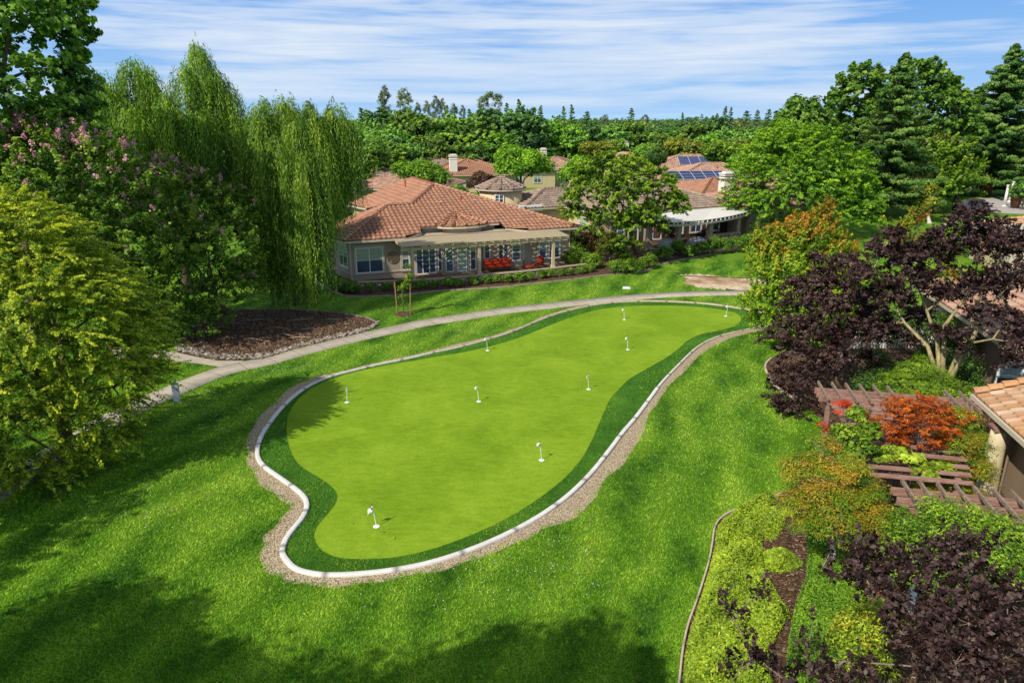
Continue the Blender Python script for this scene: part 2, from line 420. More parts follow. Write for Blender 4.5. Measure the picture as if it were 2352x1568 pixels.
green_px = "722,1232 728,1250 745,1268 775,1280 815,1284 860,1284 920,1278 990,1262 1060,1238 1130,1208 1190,1176 1250,1136 1300,1095 1335,1055 1360,1010 1375,975 1388,945 1400,920 1420,895 1450,868 1490,845 1530,822 1560,800 1580,782 1610,768 1650,760 1680,752 1697,742 1702,732 1695,722 1670,714 1630,708 1570,703 1500,702 1440,704 1390,709 1340,720 1290,737 1240,757 1180,780 1120,797 1060,810 990,822 930,832 870,843 815,855 765,870 725,888 695,908 675,930 662,955 658,985 662,1015 672,1045 690,1070 720,1090 750,1108 768,1125 775,1140 770,1158 755,1178 738,1198 726,1215"
curb_px = "649,1270 660,1290 680,1308 715,1318 760,1322 830,1319 900,1311 970,1298 1040,1278 1110,1252 1180,1220 1250,1180 1310,1135 1360,1085 1400,1035 1430,995 1460,960 1490,920 1520,880 1560,838 1600,800 1640,778 1680,766 1722,757 1752,748 1768,737 1760,724 1735,716 1690,708 1650,702 1600,697 1540,694 1480,693 1420,695 1370,701 1330,709 1280,722 1230,741 1180,762 1120,781 1060,797 1000,810 940,824 880,836 820,850 770,863 725,880 690,900 655,930 625,965 602,1000 592,1030 594,1055 610,1075 645,1100 680,1125 700,1145 705,1165 695,1190 675,1215 656,1242"
gravel_px = "597,1270 606,1298 625,1320 660,1337 720,1345 800,1343 880,1336 960,1322 1050,1297 1130,1268 1200,1245 1240,1222 1310,1190 1350,1165 1390,1110 1430,1065 1460,1020 1490,960 1512,925 1550,872 1600,822 1650,790 1725,765 1775,750 1788,737 1776,722 1745,712 1690,704 1650,698 1600,693 1540,690 1480,689 1420,691 1370,696 1330,704 1280,716 1230,734 1180,755 1120,774 1000,803 880,829 770,855 715,870 670,890 625,925 590,965 572,1010 565,1045 570,1075 600,1110 640,1140 661,1160 650,1185 622,1220 606,1245"
green_l = smooth_loop(GL(green_px)); curb_l = smooth_loop(GL(curb_px)); gravel_l = smooth_loop(GL(gravel_px), 8)
rj = random.Random(4)
gravel_l2 = []
for i, p in enumerate(resample(gravel_l, .25) if False else gravel_l):
    q = gravel_l[(i+1) % len(gravel_l)]; d = (q-p); nrm = Vector((d.y, -d.x, 0)).normalized()
    gravel_l2.append(p+nrm*(.06*math.sin(i*.21)+.05*math.sin(i*.53+1)+(rj.random()-.5)*.05))
gravel_l = gravel_l2
gravel_in = []
for i, p in enumerate(gravel_l):
    q = gravel_l[(i+1) % len(gravel_l)]; d = q-p; gravel_in.append(p+Vector((-d.y, d.x, 0)).normalized()*(.10+.07*math.sin(i*1.7)+.05*math.sin(i*.77)))
sheet('gravel_border', gravel_l, .008, M['gravel'])
sheet('fringe_turf', curb_l, .012, M['fringe'])
sheet('putting_green', green_l, .018, M['green'])
# concrete curb: three-sided extrusion round the loop, joints every metre and a half
def ribbon(loop, w, h, mat, name, closed=True, parent=None, colf=None, z0=0.0):
    V = []; F = []; C = []; n = len(loop)
    for i, p in enumerate(loop):
        a = loop[(i-1) % n] if closed or i > 0 else p; c = loop[(i+1) % n] if closed or i < n-1 else p
        d = (c-a); nr = Vector((-d.y, d.x, 0)).normalized()
        ww = w(p) if callable(w) else w
        for s_, z in ((-.5, z0), (-.5, z0+h*.8), (-.36, z0+h), (.36, z0+h), (.5, z0+h*.8), (.5, z0)):
            q = p+nr*s_*ww; V.append((q.x, q.y, z)); C.append(colf(i, p) if colf else (1, 1, 1))
    m = n if closed else n-1
    for i in range(m):
        j = (i+1) % n
        for k in range(5): F.append((i*6+k, i*6+k+1, j*6+k+1, j*6+k))
    o = mesh_np(name, V, F, mat, parent, C)
    return o
def resample(loop, step, closed=True):
    P = list(loop)+([loop[0]] if closed else []); out = [P[0].copy()]; acc = 0
    for a, c in zip(P, P[1:]):
        L = (c-a).length; t = step-acc
        while t < L: out.append(a+(c-a)*(t/L)); t += step
        acc = (L-(t-step))
    return out
cl = resample(curb_l, .15)
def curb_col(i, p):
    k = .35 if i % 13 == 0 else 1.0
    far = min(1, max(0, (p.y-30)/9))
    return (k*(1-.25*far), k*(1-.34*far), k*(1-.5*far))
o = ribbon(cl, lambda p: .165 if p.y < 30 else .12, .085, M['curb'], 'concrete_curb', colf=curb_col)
tag(o, 'raised white concrete curb winding round the putting green', 'curb')
# path
up_px = "1900,664 1760,668 1640,670 1540,673 1440,680 1340,690 1240,700 1140,711 1040,727 960,737 919,751 840,766 765,783 685,803 604,827 536,833 497,843 443,868 362,897 300,928 230,960 160,1000 80,1050 0,1098 -120,1170"
lo_px = "1900,672 1760,676 1640,677 1540,681 1440,689 1340,699 1240,710 1140,722 1040,738 960,751 880,767 820,781 765,796 685,816 604,838 536,857 483,875 423,900 403,912 362,930 310,950 250,985 180,1030 100,1085 10,1145 -100,1220"
PU = GL(up_px); PL = GL(lo_px)
# keep a constant width: take the centre line of the two edges
def centre(A, B, n=90):
    A = smooth_loop(A, 8, False); B = smooth_loop(B, 8, False)
    def at(P, t):
        Ls = [0]
        for a, c in zip(P, P[1:]): Ls.append(Ls[-1]+(c-a).length)
        s = t*Ls[-1]
        for i in range(len(P)-1):
            if Ls[i+1] >= s: return P[i]+(P[i+1]-P[i])*((s-Ls[i])/max(1e-6, Ls[i+1]-Ls[i]))
        return P[-1]
    return [(at(A, i/n)+at(B, i/n))/2 for i in range(n+1)]
pc = centre(PU, PL)
for _ in range(3): pc = [pc[0]]+[(a+b_*2+c)/4 for a, b_, c in zip(pc, pc[1:], pc[2:])]+[pc[-1]]
pc = resample(pc, .5, False)
def strip(name, line, w, z, mat):
    V = []; F = []; L = []; R = []
    for i, p in enumerate(line):
        a = line[max(i-1, 0)]; c = line[min(i+1, len(line)-1)]; d = c-a; nr = Vector((-d.y, d.x, 0)).normalized()
        L.append(p+nr*w/2); R.append(p-nr*w/2)
    for l, r in zip(L, R): V += [(l.x, l.y, z), (r.x, r.y, z), (l.x, l.y, 0), (r.x, r.y, 0)]
    for i in range(len(line)-1):
        a = i*4; F += [(a, a+1, a+5, a+4), (a, a+4, a+6, a+2), (a+1, a+3, a+7, a+5)]
    return mesh_np(name, V, F, mat, None, np.ones((len(V), 3))), L+R[::-1]
PW = 1.38
o, path_l = strip('path', pc, PW, .03, M['concrete']); tag(o, kind='structure')
# joints in the path: thin dark grooves laid across as sheets
jb = MB(); acc = 0
for i in range(1, len(pc)-1):
    if i % 3: continue
    d = (pc[i+1]-pc[i-1]).normalized(); nr = Vector((-d.y, d.x, 0)); c = pc[i]
    jb.poly([tuple(c+nr*PW*.5+d*.012+Vector((0, 0, .034))), tuple(c-nr*PW*.5+d*.012+Vector((0, 0, .034))), tuple(c-nr*PW*.5-d*.012+Vector((0, 0, .034))), tuple(c+nr*PW*.5-d*.012+Vector((0, 0, .034)))])
o = jb.build('path_joint', simple('joint', (.10, .09, .075))); tag(o, kind='structure')
br_l = GL("560,829 536,829 500,829 450,820 403,809 340,800 250,795 250,822 340,824 403,831 451,835 497,842 530,852")
sheet('branch_path', br_l, .026, M['concrete'])
bed_l = smooth_loop(GL("868,744 850,734 830,728 780,720 720,715 660,712 600,712 540,714 490,722 455,740 430,765 410,790 404,806 440,817 480,825 520,829 560,827 604,825 650,811 685,801 720,792 765,781 820,768 850,757"), 4)
sheet('mulch_bed', bed_l, .012, M['mulch'])
bed2_l = smooth_loop(GL("700,640 717,650 762,669 800,681 865,681 941,677 1011,669 1128,662 1216,653 1300,644 1378,634 1430,629 1478,625 1500,615 1516,608 1550,600 1587,593 1645,583 1733,568 1790,556 1790,540 1500,545 1300,585 820,640 730,612"), 3)
sheet('planting_bed', bed2_l, .010, M['mulch'])
dirt_px = "1560,632 1600,629 1640,634 1700,638 1760,640 1800,650 1790,666 1716,667 1660,664 1610,660 1570,650 1580,641"
dl = smooth_loop(GL(dirt_px), 8); dl = [p+Vector((rj.uniform(-.25, .25), rj.uniform(-.3, .3), 0)) for p in dl]
sheet('dirt_patch', dl, .009, M['earth'])
bed3_l = smooth_loop(GL("1771,824 1759,837 1759,851 1771,874 1792,897 1830,920 1870,950 1900,985 1880,1040 1850,1090 1820,1120 1796,1133 1771,1146 1720,1160 1665,1185 1643,1210 1636,1250 1626,1299 1602,1376 1580,1438 1568,1496 1560,1568 1552,1640 2500,1700 2900,1250 2600,880 2400,800 2150,775 1950,775 1830,795"), 5)
sheet('garden_bed', bed3_l, .010, M['mulch'])
far_l = GL("2010,500 2060,470 2200,455 2400,455 2500,520 2300,570 2100,560")
pl_l = smooth_loop(GL("2185,466 2210,459 2260,456 2330,456 2420,462 2480,478 2470,492 2370,492 2290,489 2240,480 2200,474"), 4)
sheet('plaza', pl_l, .02, M['plaza'])
fg_l = smooth_loop(GL("2270,512 2320,506 2400,506 2500,510 2520,540 2420,560 2300,545 2265,528"), 4)
sheet('far_putting_green', fg_l, .02, M['green'])
wk_l = smooth_loop(GL("2160,518 2185,506 2210,490 2230,480 2245,484 2225,498 2200,512 2180,524"), 4)
sheet('far_path', wk_l, .014, M['concrete'])
# bed edging (thin pale kerbs)
def edging(pxs, label, w=.10, k=1.0):
    line = resample(smooth_loop(GL(pxs), 6, False), .2, False)
    o = ribbon(line, w, .09, M['curb'], 'bed_edging', False, colf=lambda i, p: (.45*k, .38*k, .33*k) if i % 9 == 0 else (.78*k, .64*k, .54*k))
    return tag(o, label, 'edging')
edging("1771,824 1759,837 1759,851 1771,874 1792,897 1830,920", 'short curved concrete edging under the purple leaf trees', .1)
edging("1796,1133 1771,1146 1720,1160 1665,1185 1643,1210 1636,1250 1626,1299 1602,1376 1580,1438 1568,1496 1560,1568 1552,1640", 'long thin concrete edging between lawn and yellow green ground cover', .055)
edging("717,650 762,669 800,681 865,681 941,677 1011,669 1128,662 1216,653 1300,644 1378,634 1430,629 1478,625 1500,615 1516,608 1550,600 1587,593 1645,583 1733,568", 'tan concrete edging along the shrub beds of both patio houses', .10, .6)
edging("868,744 850,734 830,728 780,720 720,715 660,712 600,712 540,714 490,722", 'brown edging round the far side of the mulch bed below the willow', .08, .45)
# stepping stones at the corner of the house
for i, (px, py) in enumerate([(722, 640), (732, 646), (742, 652), (751, 659)]):
    c = G(px, py); b = MB(); n = 9
    pts = [(c.x+math.cos(2*PI*k/n)*(.55+.1*math.sin(3*k+i)), c.y+math.sin(2*PI*k/n)*(.42+.06*math.cos(2*k))) for k in range(n)]
    b.prism(pts, .0, .05); o = b.build('stepping_stone', M['concrete']); tag(o, 'flat pale stepping stone in the row at the left end of the house hedge', 'stepping stone', 'stepping stones by the house')
# ---------------- river stones along the mulch bed
def rock(b, c, r, rnd):
    n1, n2 = 4, 6; vs = []
    sx, sy, sz = r*rnd.uniform(.8, 1.4), r*rnd.uniform(.7, 1.1), r*rnd.uniform(.45, .75); a0 = rnd.uniform(0, 6.28)
    col = rnd.choice([(.8, .78, .75), (1.3, 1.25, 1.15), (1.9, 1.85, 1.75), (.5, .48, .46), (1.5, 1.25, 1.0)])
    for i in range(n1):
        ph = PI*(i+.5)/n1
        for k in range(n2):
            th = 2*PI*k/n2; j = rnd.uniform(.85, 1.12)
            x, y = math.sin(ph)*math.cos(th)*sx*j, math.sin(ph)*math.sin(th)*sy*j
            vs.append((c[0]+x*math.cos(a0)-y*math.sin(a0), c[1]+x*math.sin(a0)+y*math.cos(a0), c[2]+math.cos(ph)*sz))
    fs = [(i*n2+k, i*n2+(k+1) % n2, (i+1)*n2+(k+1) % n2, (i+1)*n2+k) for i in range(n1-1) for k in range(n2)]
    fs += [tuple(range(n2)), tuple(reversed(range((n1-1)*n2, n1*n2)))]
    b.add(vs, fs, col)
t = NT('cobbles'); t.color(t.mix(1.0, t.ramp(t.noise(t.pos(), 6, 4), [(.3, (.12, .11, .10)), (.7, (.27, .25, .22))]), t.attr(), 'MULTIPLY')); M['cob'] = t.m
b = MB(); rr = random.Random(3)
cobline = smooth_loop(GL("404,803 440,815 480,823 520,827 560,826 604,823 650,809 685,799 720,790 765,779 820,766 850,756 866,746"), 10, False)
cobline = resample(cobline, .12, False)
for p in cobline:
    for k in range(5):
        w = rr.random()**1.3*.75
        q = p+Vector((rr.uniform(-.1, .1), w+.05, 0))
        rock(b, (q.x, q.y, .05), rr.uniform(.05, .13), rr)
tag(b.build('river_stones', M['cob']), 'strip of grey and white river stones along the mulch bed edge', 'river stones', kind='stuff')
# roots/sticks in the mulch bed
b = MB(); rr = random.Random(9)
for i in range(12):
    px, py = rr.uniform(480, 780), rr.uniform(730, 790); c = G(px, py); a = rr.uniform(-.5, .7); L = rr.uniform(.5, 1.9)
    pts = [c+Vector((math.cos(a)*L*t_, math.sin(a)*L*t_+.12*math.sin(4*t_+i), .03+.03*math.sin(3*t_))) for t_ in (0, .33, .66, 1)]
    if all(inside(np.array([q.x]), np.array([q.y]), bed_l)[0] for q in pts): b.tube(pts, [.025, .035, .028, .012], 5, col=(.42, .31, .22))
tag(b.build('surface_roots', M['bark']), 'bare surface roots in the mulch under the willow', 'roots', kind='stuff')
# ---------------- chips of mulch
def chips(loop, n, size, cols, seed, z=.03, box=None, var=(.6, 1.3)):
    r = np.random.default_rng(seed); xs = np.array([p[0] for p in loop]); ys = np.array([p[1] for p in loop])
    x0, x1, y0, y1 = box or (xs.min(), xs.max(), ys.min(), ys.max())
    x = r.uniform(x0, x1, n*2); y = r.uniform(y0, y1, n*2); m = inside(x, y, loop); x = x[m][:n]; y = y[m][:n]; n = len(x)
    a = r.uniform(0, 6.28, n); L = size*r.uniform(.5, 1.6, n); w = L*r.uniform(.2, .45, n); ti = r.normal(0, .22, (n, 2))
    d = np.stack([np.cos(a), np.sin(a), ti[:, 0]], 1); e = np.stack([-np.sin(a), np.cos(a), ti[:, 1]], 1)
    c = np.stack([x, y, z+r.uniform(0, .03, n)], 1)
    V = np.stack([c-d*L[:, None]/2-e*w[:, None]/2, c+d*L[:, None]/2-e*w[:, None]/2, c+d*L[:, None]/2+e*w[:, None]/2, c-d*L[:, None]/2+e*w[:, None]/2], 1).reshape(-1, 3)
    cc = np.array(cols)[r.integers(0, len(cols), n)]*r.uniform(var[0], var[1], (n, 1))
    return V, np.arange(n*4).reshape(-1, 4), np.repeat(cc, 4, 0)
t = NT('chip'); t.color(t.attr()); M['chip'] = t.m
MCH = [(.05, .025, .014), (.13, .07, .038), (.20, .12, .07), (.33, .24, .16), (.09, .045, .02)]
V, F, C = chips(bed_l, 26000, .10, MCH, 1); tag(mesh_np('bark_chips', V, F, M['chip'], None, C), 'bark chips covering the mulch bed under the willow', 'bark chips', kind='stuff')
V, F, C = chips(bed3_l, 42000, .07, MCH, 2, box=(3.5, 22, 8, 34)); tag(mesh_np('bark_chips', V, F, M['chip'], None, C), 'bark chips on the garden bed between the ground cover and hedge', 'bark chips', kind='stuff')
V, F, C = chips(gravel_l, 60000, .030, [(.60, .46, .28), (.68, .53, .34), (.78, .64, .44), (.62, .48, .29)], 3, .012, None, (.85, 1.12))
m = ~inside(V[::4, 0].astype(float), V[::4, 1].astype(float), curb_l)
V = V.reshape(-1, 4, 3)[m].reshape(-1, 3); C = C.reshape(-1, 4, 3)[m].reshape(-1, 3); F = np.arange(len(V)).reshape(-1, 4)
tag(mesh_np('gravel_stones', V, F, M['chip'], None, C), 'loose tan gravel between the curb and the lawn', 'gravel', kind='stuff')
sc_ = [V_.copy() for V_ in curb_l]
V, F, C = chips([Vector((-22, 9, 0)), Vector((16, 9, 0)), Vector((22, 50, 0)), Vector((-30, 50, 0))], 620, .055, [(.30, .22, .06), (.42, .34, .10), (.20, .10, .04), (.12, .07, .03), (.5, .45, .2)], 19, .045)
tag(mesh_np('fallen_leaves', V, F, M['chip'], None, C), 'scattered small fallen leaves on the lawn and putting surface', 'fallen leaves', kind='stuff')
# ---------------- grass blades
def grass(n, seed, loops_out, loop_in, name, label, mat, hgt, box_px, dark=1.0, ybias=0.0):
    r = np.random.default_rng(seed)
    x0, y0, x1, y1 = box_px
    px = r.uniform(x0, x1, n); py = y0+(y1-y0)*r.random(n)
    xx = (px-1176)/1568; yy = (py-784)/1568; t = H/(SN+yy*CS); X = xx*t; Y = (CS-yy*SN)*t
    m = np.ones(n, bool)
    for lp in loops_out: m &= ~inside(X, Y, lp)
    if loop_in is not None: m &= inside(X, Y, loop_in)
    X = X[m]; Y = Y[m]; n = len(X)
    dist = np.sqrt(X**2+Y**2+144)
    s = dist/20
    h = hgt*r.uniform(.6, 1.4, n)*(.7+.3*s); w = .011*s*r.uniform(.8, 1.5, n)+.003; a = r.uniform(0, 6.28, n)
    lean = r.normal(0, .75, (n, 2))
    c = np.stack([X, Y, np.full(n, .0)], 1); e = np.stack([np.cos(a), np.sin(a), np.zeros(n)], 1)*w[:, None]
    tip = c+np.stack([lean[:, 0]*h, lean[:, 1]*h, h], 1)
    V = np.stack([c-e, c+e, tip], 1).reshape(-1, 3)
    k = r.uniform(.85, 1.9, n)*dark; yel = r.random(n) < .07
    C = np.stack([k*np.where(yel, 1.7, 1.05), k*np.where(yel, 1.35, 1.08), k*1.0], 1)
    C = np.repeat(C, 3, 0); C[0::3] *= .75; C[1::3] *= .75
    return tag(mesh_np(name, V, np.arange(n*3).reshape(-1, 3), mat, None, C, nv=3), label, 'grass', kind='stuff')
NOG = [gravel_in, path_l, br_l, bed_l, bed2_l, bed3_l, dl]
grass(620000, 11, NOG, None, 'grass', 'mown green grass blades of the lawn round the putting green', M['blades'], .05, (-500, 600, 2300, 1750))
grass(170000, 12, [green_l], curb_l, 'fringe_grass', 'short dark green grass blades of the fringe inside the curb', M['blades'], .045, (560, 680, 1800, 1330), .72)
# clover flowers
def flecks(n, spots, name, label, size=.045):
    r = np.random.default_rng(5); P = []
    for (px, py, sx, sy, k) in spots:
        kk = int(n*k); a = np.stack([r.normal(px, sx, kk), r.normal(py, sy, kk)], 1); P.append(a)
    P = np.concatenate(P); xx = (P[:, 0]-1176)/1568; yy = (P[:, 1]-784)/1568; t = H/(SN+yy*CS); X = xx*t; Y = (CS-yy*SN)*t
    m = np.ones(len(X), bool)
    for lp in NOG: m &= ~inside(X, Y, lp)
    X = X[m]; Y = Y[m]; n = len(X); s = size*r.uniform(.5, 1.2, n)
    c = np.stack([X, Y, r.uniform(.05, .08, n)], 1)
    off = np.array([(-1, -1, 0), (1, -1, 0), (1, 1, 0), (-1, 1, 0), (0, 0, .8)])*.5
    V = (c[:, None, :]+off[None]*s[:, None, None]).reshape(-1, 3)
    F = np.array([(0, 1, 4), (1, 2, 4), (2, 3, 4), (3, 0, 4)])[None]+np.arange(n)[:, None, None]*5
    return tag(mesh_np(name, V, F.reshape(-1, 3), M['chip'], None, np.full((len(V), 3), .62), nv=3), label, 'clover', kind='stuff')
flecks(520, [(1700, 935, 40, 60, .3), (1050, 1330, 160, 40, .13), (480, 930, 60, 30, .3), (300, 1150, 90, 40, .25), (640, 850, 50, 15, .25), (1250, 1290, 90, 50, .2), (1560, 1060, 40, 60, .12), (1000, 765, 120, 8, .15), (1250, 660, 150, 8, .1), (1100, 640, 100, 8, .0)], 'clover_flowers', 'tiny white clover flowers scattered in the lawn', .026)
# ================================================================ flags, box, sapling
def flag(base, top, kind, label):
    B = G(*base); r = empty('putting_flag', B, label, 'putting flag', 'flags in the holes of the putting green')
    hgt = .78; T = B+Vector((0, 0, hgt))
    # slight lean where the photograph shows one
    Tw = WP(top[0], top[1], B.y); lean = max(-.09, min(.09, Tw.x-B.x)); T.x += lean
    b = MB(); b.lathe(B+Vector((0, 0, .022)), [(.085, 0), (.105, .004), (.105, .016), (.08, .022), (.02, .025)], 20); b.build('cup_disc', M['pole'], r)
    b = MB(); b.tube([B+Vector((0, 0, .03)), T], .0125, 8); b.build('pole', M['pole'], r)
    b = MB(); b.lathe(T-Vector((0, 0, .005)), [(.012, 0), (.02, .012), (.02, .028), (.008, .038)], 10); b.build('finial', M['black'], r)
    n = 7; vs = []; fs = []
    if kind == 'open': Lx, Lz, droop = .16, .24, .16
    elif kind == 'half': Lx, Lz, droop = .12, .17, .06
    else: Lx, Lz, droop = .055, .17, .10
    for i in range(n):
        u = i/(n-1)
        for k in range(4):
            w = k/3
            x = T.x-lean*.1-u*Lx; y = T.y-.012-.03*math.sin(u*5+w*2)*(1 if kind != 'furled' else 1.4)
            z = T.z-.015-w*Lz*(1-.25*u)-u*droop*(1.0)
            vs.append((x, y, z))
    for i in range(n-1):
        for k in range(3): fs.append((i*4+k, (i+1)*4+k, (i+1)*4+k+1, i*4+k+1))
    b = MB(); b.add(vs, fs); fo = b.build('flag', M['flag'], r, True)
    md = fo.modifiers.new('thick', 'SOLIDIFY'); md.thickness = .004
    b = MB()   # dark round emblem printed near the pole
    c = Vector((T.x-.03, T.y-.05, T.z-.07)); m = 12
    b.lathe(c, [(.001, 0)], 3) if False else None
    for dx, dz, ww, hh in ((0, .012, .014, .03), (0, -.045, .016, .03), (-.012, -.015, .010, .05), (.012, -.02, .010, .04)):
        b.box(c+Vector((dx, 0, dz)), (ww, .004, hh))
    b.build('emblem', M['black'], fo)
    return r
for a in [((865, 1210), (855, 1162), 'open', 'nearest putting flag, its white cloth hanging open low on the green'),
          ((1244, 1058), (1240, 1015), 'half', 'putting flag on the lower right of the green, near the fringe'),
          ((1100, 923), (1096, 884), 'half', 'putting flag in the very middle of the green'),
          ((797, 925), (797, 889), 'furled', 'putting flag furled dark at the left edge of the green'),
          ((1352, 895), (1350, 859), 'furled', 'furled putting flag near the inner bend of the right fringe'),
          ((1442, 804), (1441, 775), 'half', 'putting flag in the centre of the narrow far lobe'),
          ((1120, 806), (1117, 776), 'half', 'putting flag on the far left edge of the green beside the curb'),
          ((1434, 735), (1433, 708), 'half', 'putting flag at the far edge of the green, left one of the far pair'),
          ((1667, 727), (1672, 704), 'half', 'farthest right putting flag, leaning right at the tip of the green')]:
    flag(*a)
B = G(408, 921); r = empty('utility_box', B, 'pale blue grey utility cabinet standing on the lawn beside the path', 'utility box')
ux = Vector((math.cos(.25), math.sin(.25), 0)); uy = Vector((-math.sin(.25), math.cos(.25), 0))
b = MB(); b.box(B+Vector((0, 0, .44)), (.25, .17, .88), ux); b.build('cabinet', M['boxside'], r)
b = MB(); b.box(B+Vector((0, 0, .455))-uy*.10, (.27, .03, .89), ux); b.build('door', M['box'], r)
b = MB(); b.box(B+Vector((0, 0, .905))-uy*.01, (.30, .24, .03), ux); b.build('lid', M['box'], r)
b = MB(); b.box(B+Vector((0, 0, .6))-uy*.122+ux*.08, (.03, .014, .05), ux); b.build('latch', M['metal'], r)
c = G(1438, 662); r = empty('valve_cover', c, 'small white cover plate lying in the grass behind the path', 'cover')
b = MB(); b.prism([(c.x-.25, c.y-.2), (c.x+.22, c.y-.25), (c.x+.28, c.y+.15), (c.x-.15, c.y+.25)], .02, .09); b.build('lid', M['white'], r)
b = MB(); b.prism([(c.x-.32, c.y-.28), (c.x+.3, c.y-.33), (c.x+.36, c.y+.22), (c.x-.22, c.y+.33)], .0, .05); b.build('rim', M['curb'], r)
# ================================================================ roofs and houses
ZUP = Vector((0, 0, 1))
T_RED = [(.40, .195, .118), (.41, .205, .125), (.385, .185, .112), (.42, .215, .135), (.395, .195, .12)]
T_BRN = [(.33, .24, .185), (.36, .265, .205), (.29, .21, .16), (.39, .29, .225), (.32, .23, .18)]
T_PNK = [(.46, .275, .195), (.50, .31, .225), (.42, .245, .17), (.54, .35, .26), (.41, .225, .16)]
T_TAN = [(.52, .31, .18), (.58, .38, .24), (.47, .26, .14), (.62, .44, .30), (.50, .27, .12)]
M['mortar'] = simple('mortar', (.48, .36, .28))
def hsh(a, b): return (math.sin(a*12.9898+b*78.233)*43758.5453) % 1.0
def tiles(V, F, C, poly, cols, course=.56, tw=.40, amp=.07, lift=.10, samples=6):
    P = [Vector(p) for p in poly]
    n = Vector((0, 0, 0))
    for i in range(len(P)): n += P[i].cross(P[(i+1) % len(P)])
    n = sum(((P[i]-P[0]).cross(P[(i+1) % len(P)]-P[0]) for i in range(1, len(P)-1)), Vector((0, 0, 0)))
    if n.z < 0: n = -n
    n.normalize(); e = ZUP.cross(n).normalized(); s = n.cross(e)
    if s.z < 0: s = -s
    o = P[0]; Q = [((p-o).dot(e), (p-o).dot(s)) for p in P]
    y0 = min(q[1] for q in Q); y1 = max(q[1] for q in Q); nc = max(1, int(math.ceil((y1-y0)/course)))
    def cross(y):
        xs = []
        for i in range(len(Q)):
            a, b = Q[i], Q[(i+1) % len(Q)]
            if (a[1] > y) != (b[1] > y): xs.append((a[0]+(b[0]-a[0])*(y-a[1])/(b[1]-a[1]), i))
        return sorted(xs)
    def xat(i, y):
        a, b = Q[i], Q[(i+1) % len(Q)]; t = (y-a[1])/(b[1]-a[1]); t = max(-.02, min(1.02, t)); return a[0]+(b[0]-a[0])*t
    for c in range(nc):
        ya = y0+c*course; yb = min(y1, ya+course); ym = (ya+yb)/2; xs = cross(ym)
        for k in range(0, len(xs)-1, 2):
            ia, ib = xs[k][1], xs[k+1][1]
            l0, l1 = xat(ia, ya), xat(ia, yb); r0, r1 = xat(ib, ya), xat(ib, yb)
            st = tw/samples; g0 = math.floor(min(l0, l1)/st); g1 = math.ceil(max(r0, r1)/st); base = len(V); m = 0
            for g in range(g0, g1+1):
                x = g*st; xa = max(l0, min(r0, x)); xb = max(l1, min(r1, x))
                ph = 2*PI*xa/tw; h = amp*max(-.7, math.cos(ph)); hb = amp*max(-.7, math.cos(2*PI*xb/tw))
                col = cols[int(hsh(math.floor(x/tw+.5), c)*len(cols)) % len(cols)]
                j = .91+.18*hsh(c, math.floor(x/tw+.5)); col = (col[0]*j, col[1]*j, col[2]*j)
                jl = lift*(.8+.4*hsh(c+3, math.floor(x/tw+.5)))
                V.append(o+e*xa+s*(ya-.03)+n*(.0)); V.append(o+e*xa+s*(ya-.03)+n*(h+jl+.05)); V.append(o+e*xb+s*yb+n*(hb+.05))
                sh = .72+.28*(h/amp*.5+.5); C.extend([tuple(u*.22 for u in col), tuple(u*sh for u in col), tuple(u*.78*sh for u in col)]); m += 1  # shadow lines at course edges and trough shade put into the tile colours
            for i in range(m-1):
                a = base+i*3; F.append((a, a+3, a+4, a+1)); F.append((a+1, a+4, a+5, a+2))
def caps(V, F, C, p, q, cols, L=.42, r=.15, ends=True):
    p = Vector(p); q = Vector(q); d = q-p; n = max(1, int(d.length/L)); d.normalize(); st = (q-p).length/n
    side = ZUP.cross(d).normalized(); up = d.cross(side)
    if up.z < 0: up = -up
    for i in range(n):
        a = p+d*st*i-d*.04; b = p+d*st*(i+1); base = len(V); k = 6; col = cols[int(hsh(i, p.x)*len(cols)) % len(cols)]
        for c_, rr, lf in ((a, r*1.12, .045), (b, r*.92, .0)):
            for j in range(k+1):
                t = PI*j/k
                V.append(c_+side*math.cos(t)*rr+up*(math.sin(t)*rr*.9+lf+.07)); C.append(col)
        for j in range(k): F.append((base+j, base+j+1, base+k+2+j, base+k+1+j))
        F.append(tuple([base+j for j in (0, 2, 4, 6)]))
def build_roof(house, polys, ridges, eaves, cols, name='roof', gut=M['gutter'], fine=True, under=True, split=False, **kw):
    V = []; F = []; C = []
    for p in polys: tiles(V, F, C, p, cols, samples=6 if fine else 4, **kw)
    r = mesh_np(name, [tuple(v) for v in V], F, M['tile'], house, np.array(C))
    if ridges:
        V = []; F = []; C = []
        for p, q in ridges:
            caps(V, F, C, p, q, cols)
            if split: mesh_np('ridge_tiles', [tuple(v) for v in V], F, M['tile'], r, np.array(C)); V = []; F = []; C = []
        if not split: mesh_np('ridge_tiles', [tuple(v) for v in V], F, M['tile'], r, np.array(C))
    if under:
        b = MB()
        for p in polys:
            b.poly([tuple(Vector(q)-Vector((0, 0, .06))) for q in p])
        b.build('underlay', M['dark'], r)
    if eaves:
        b = MB()
        for p, q in eaves:
            p = Vector(p); q = Vector(q); b.bar(p-Vector((0, 0, .09)), q-Vector((0, 0, .09)), .13, .15)
        b.build('gutter', gut, r)
    return r
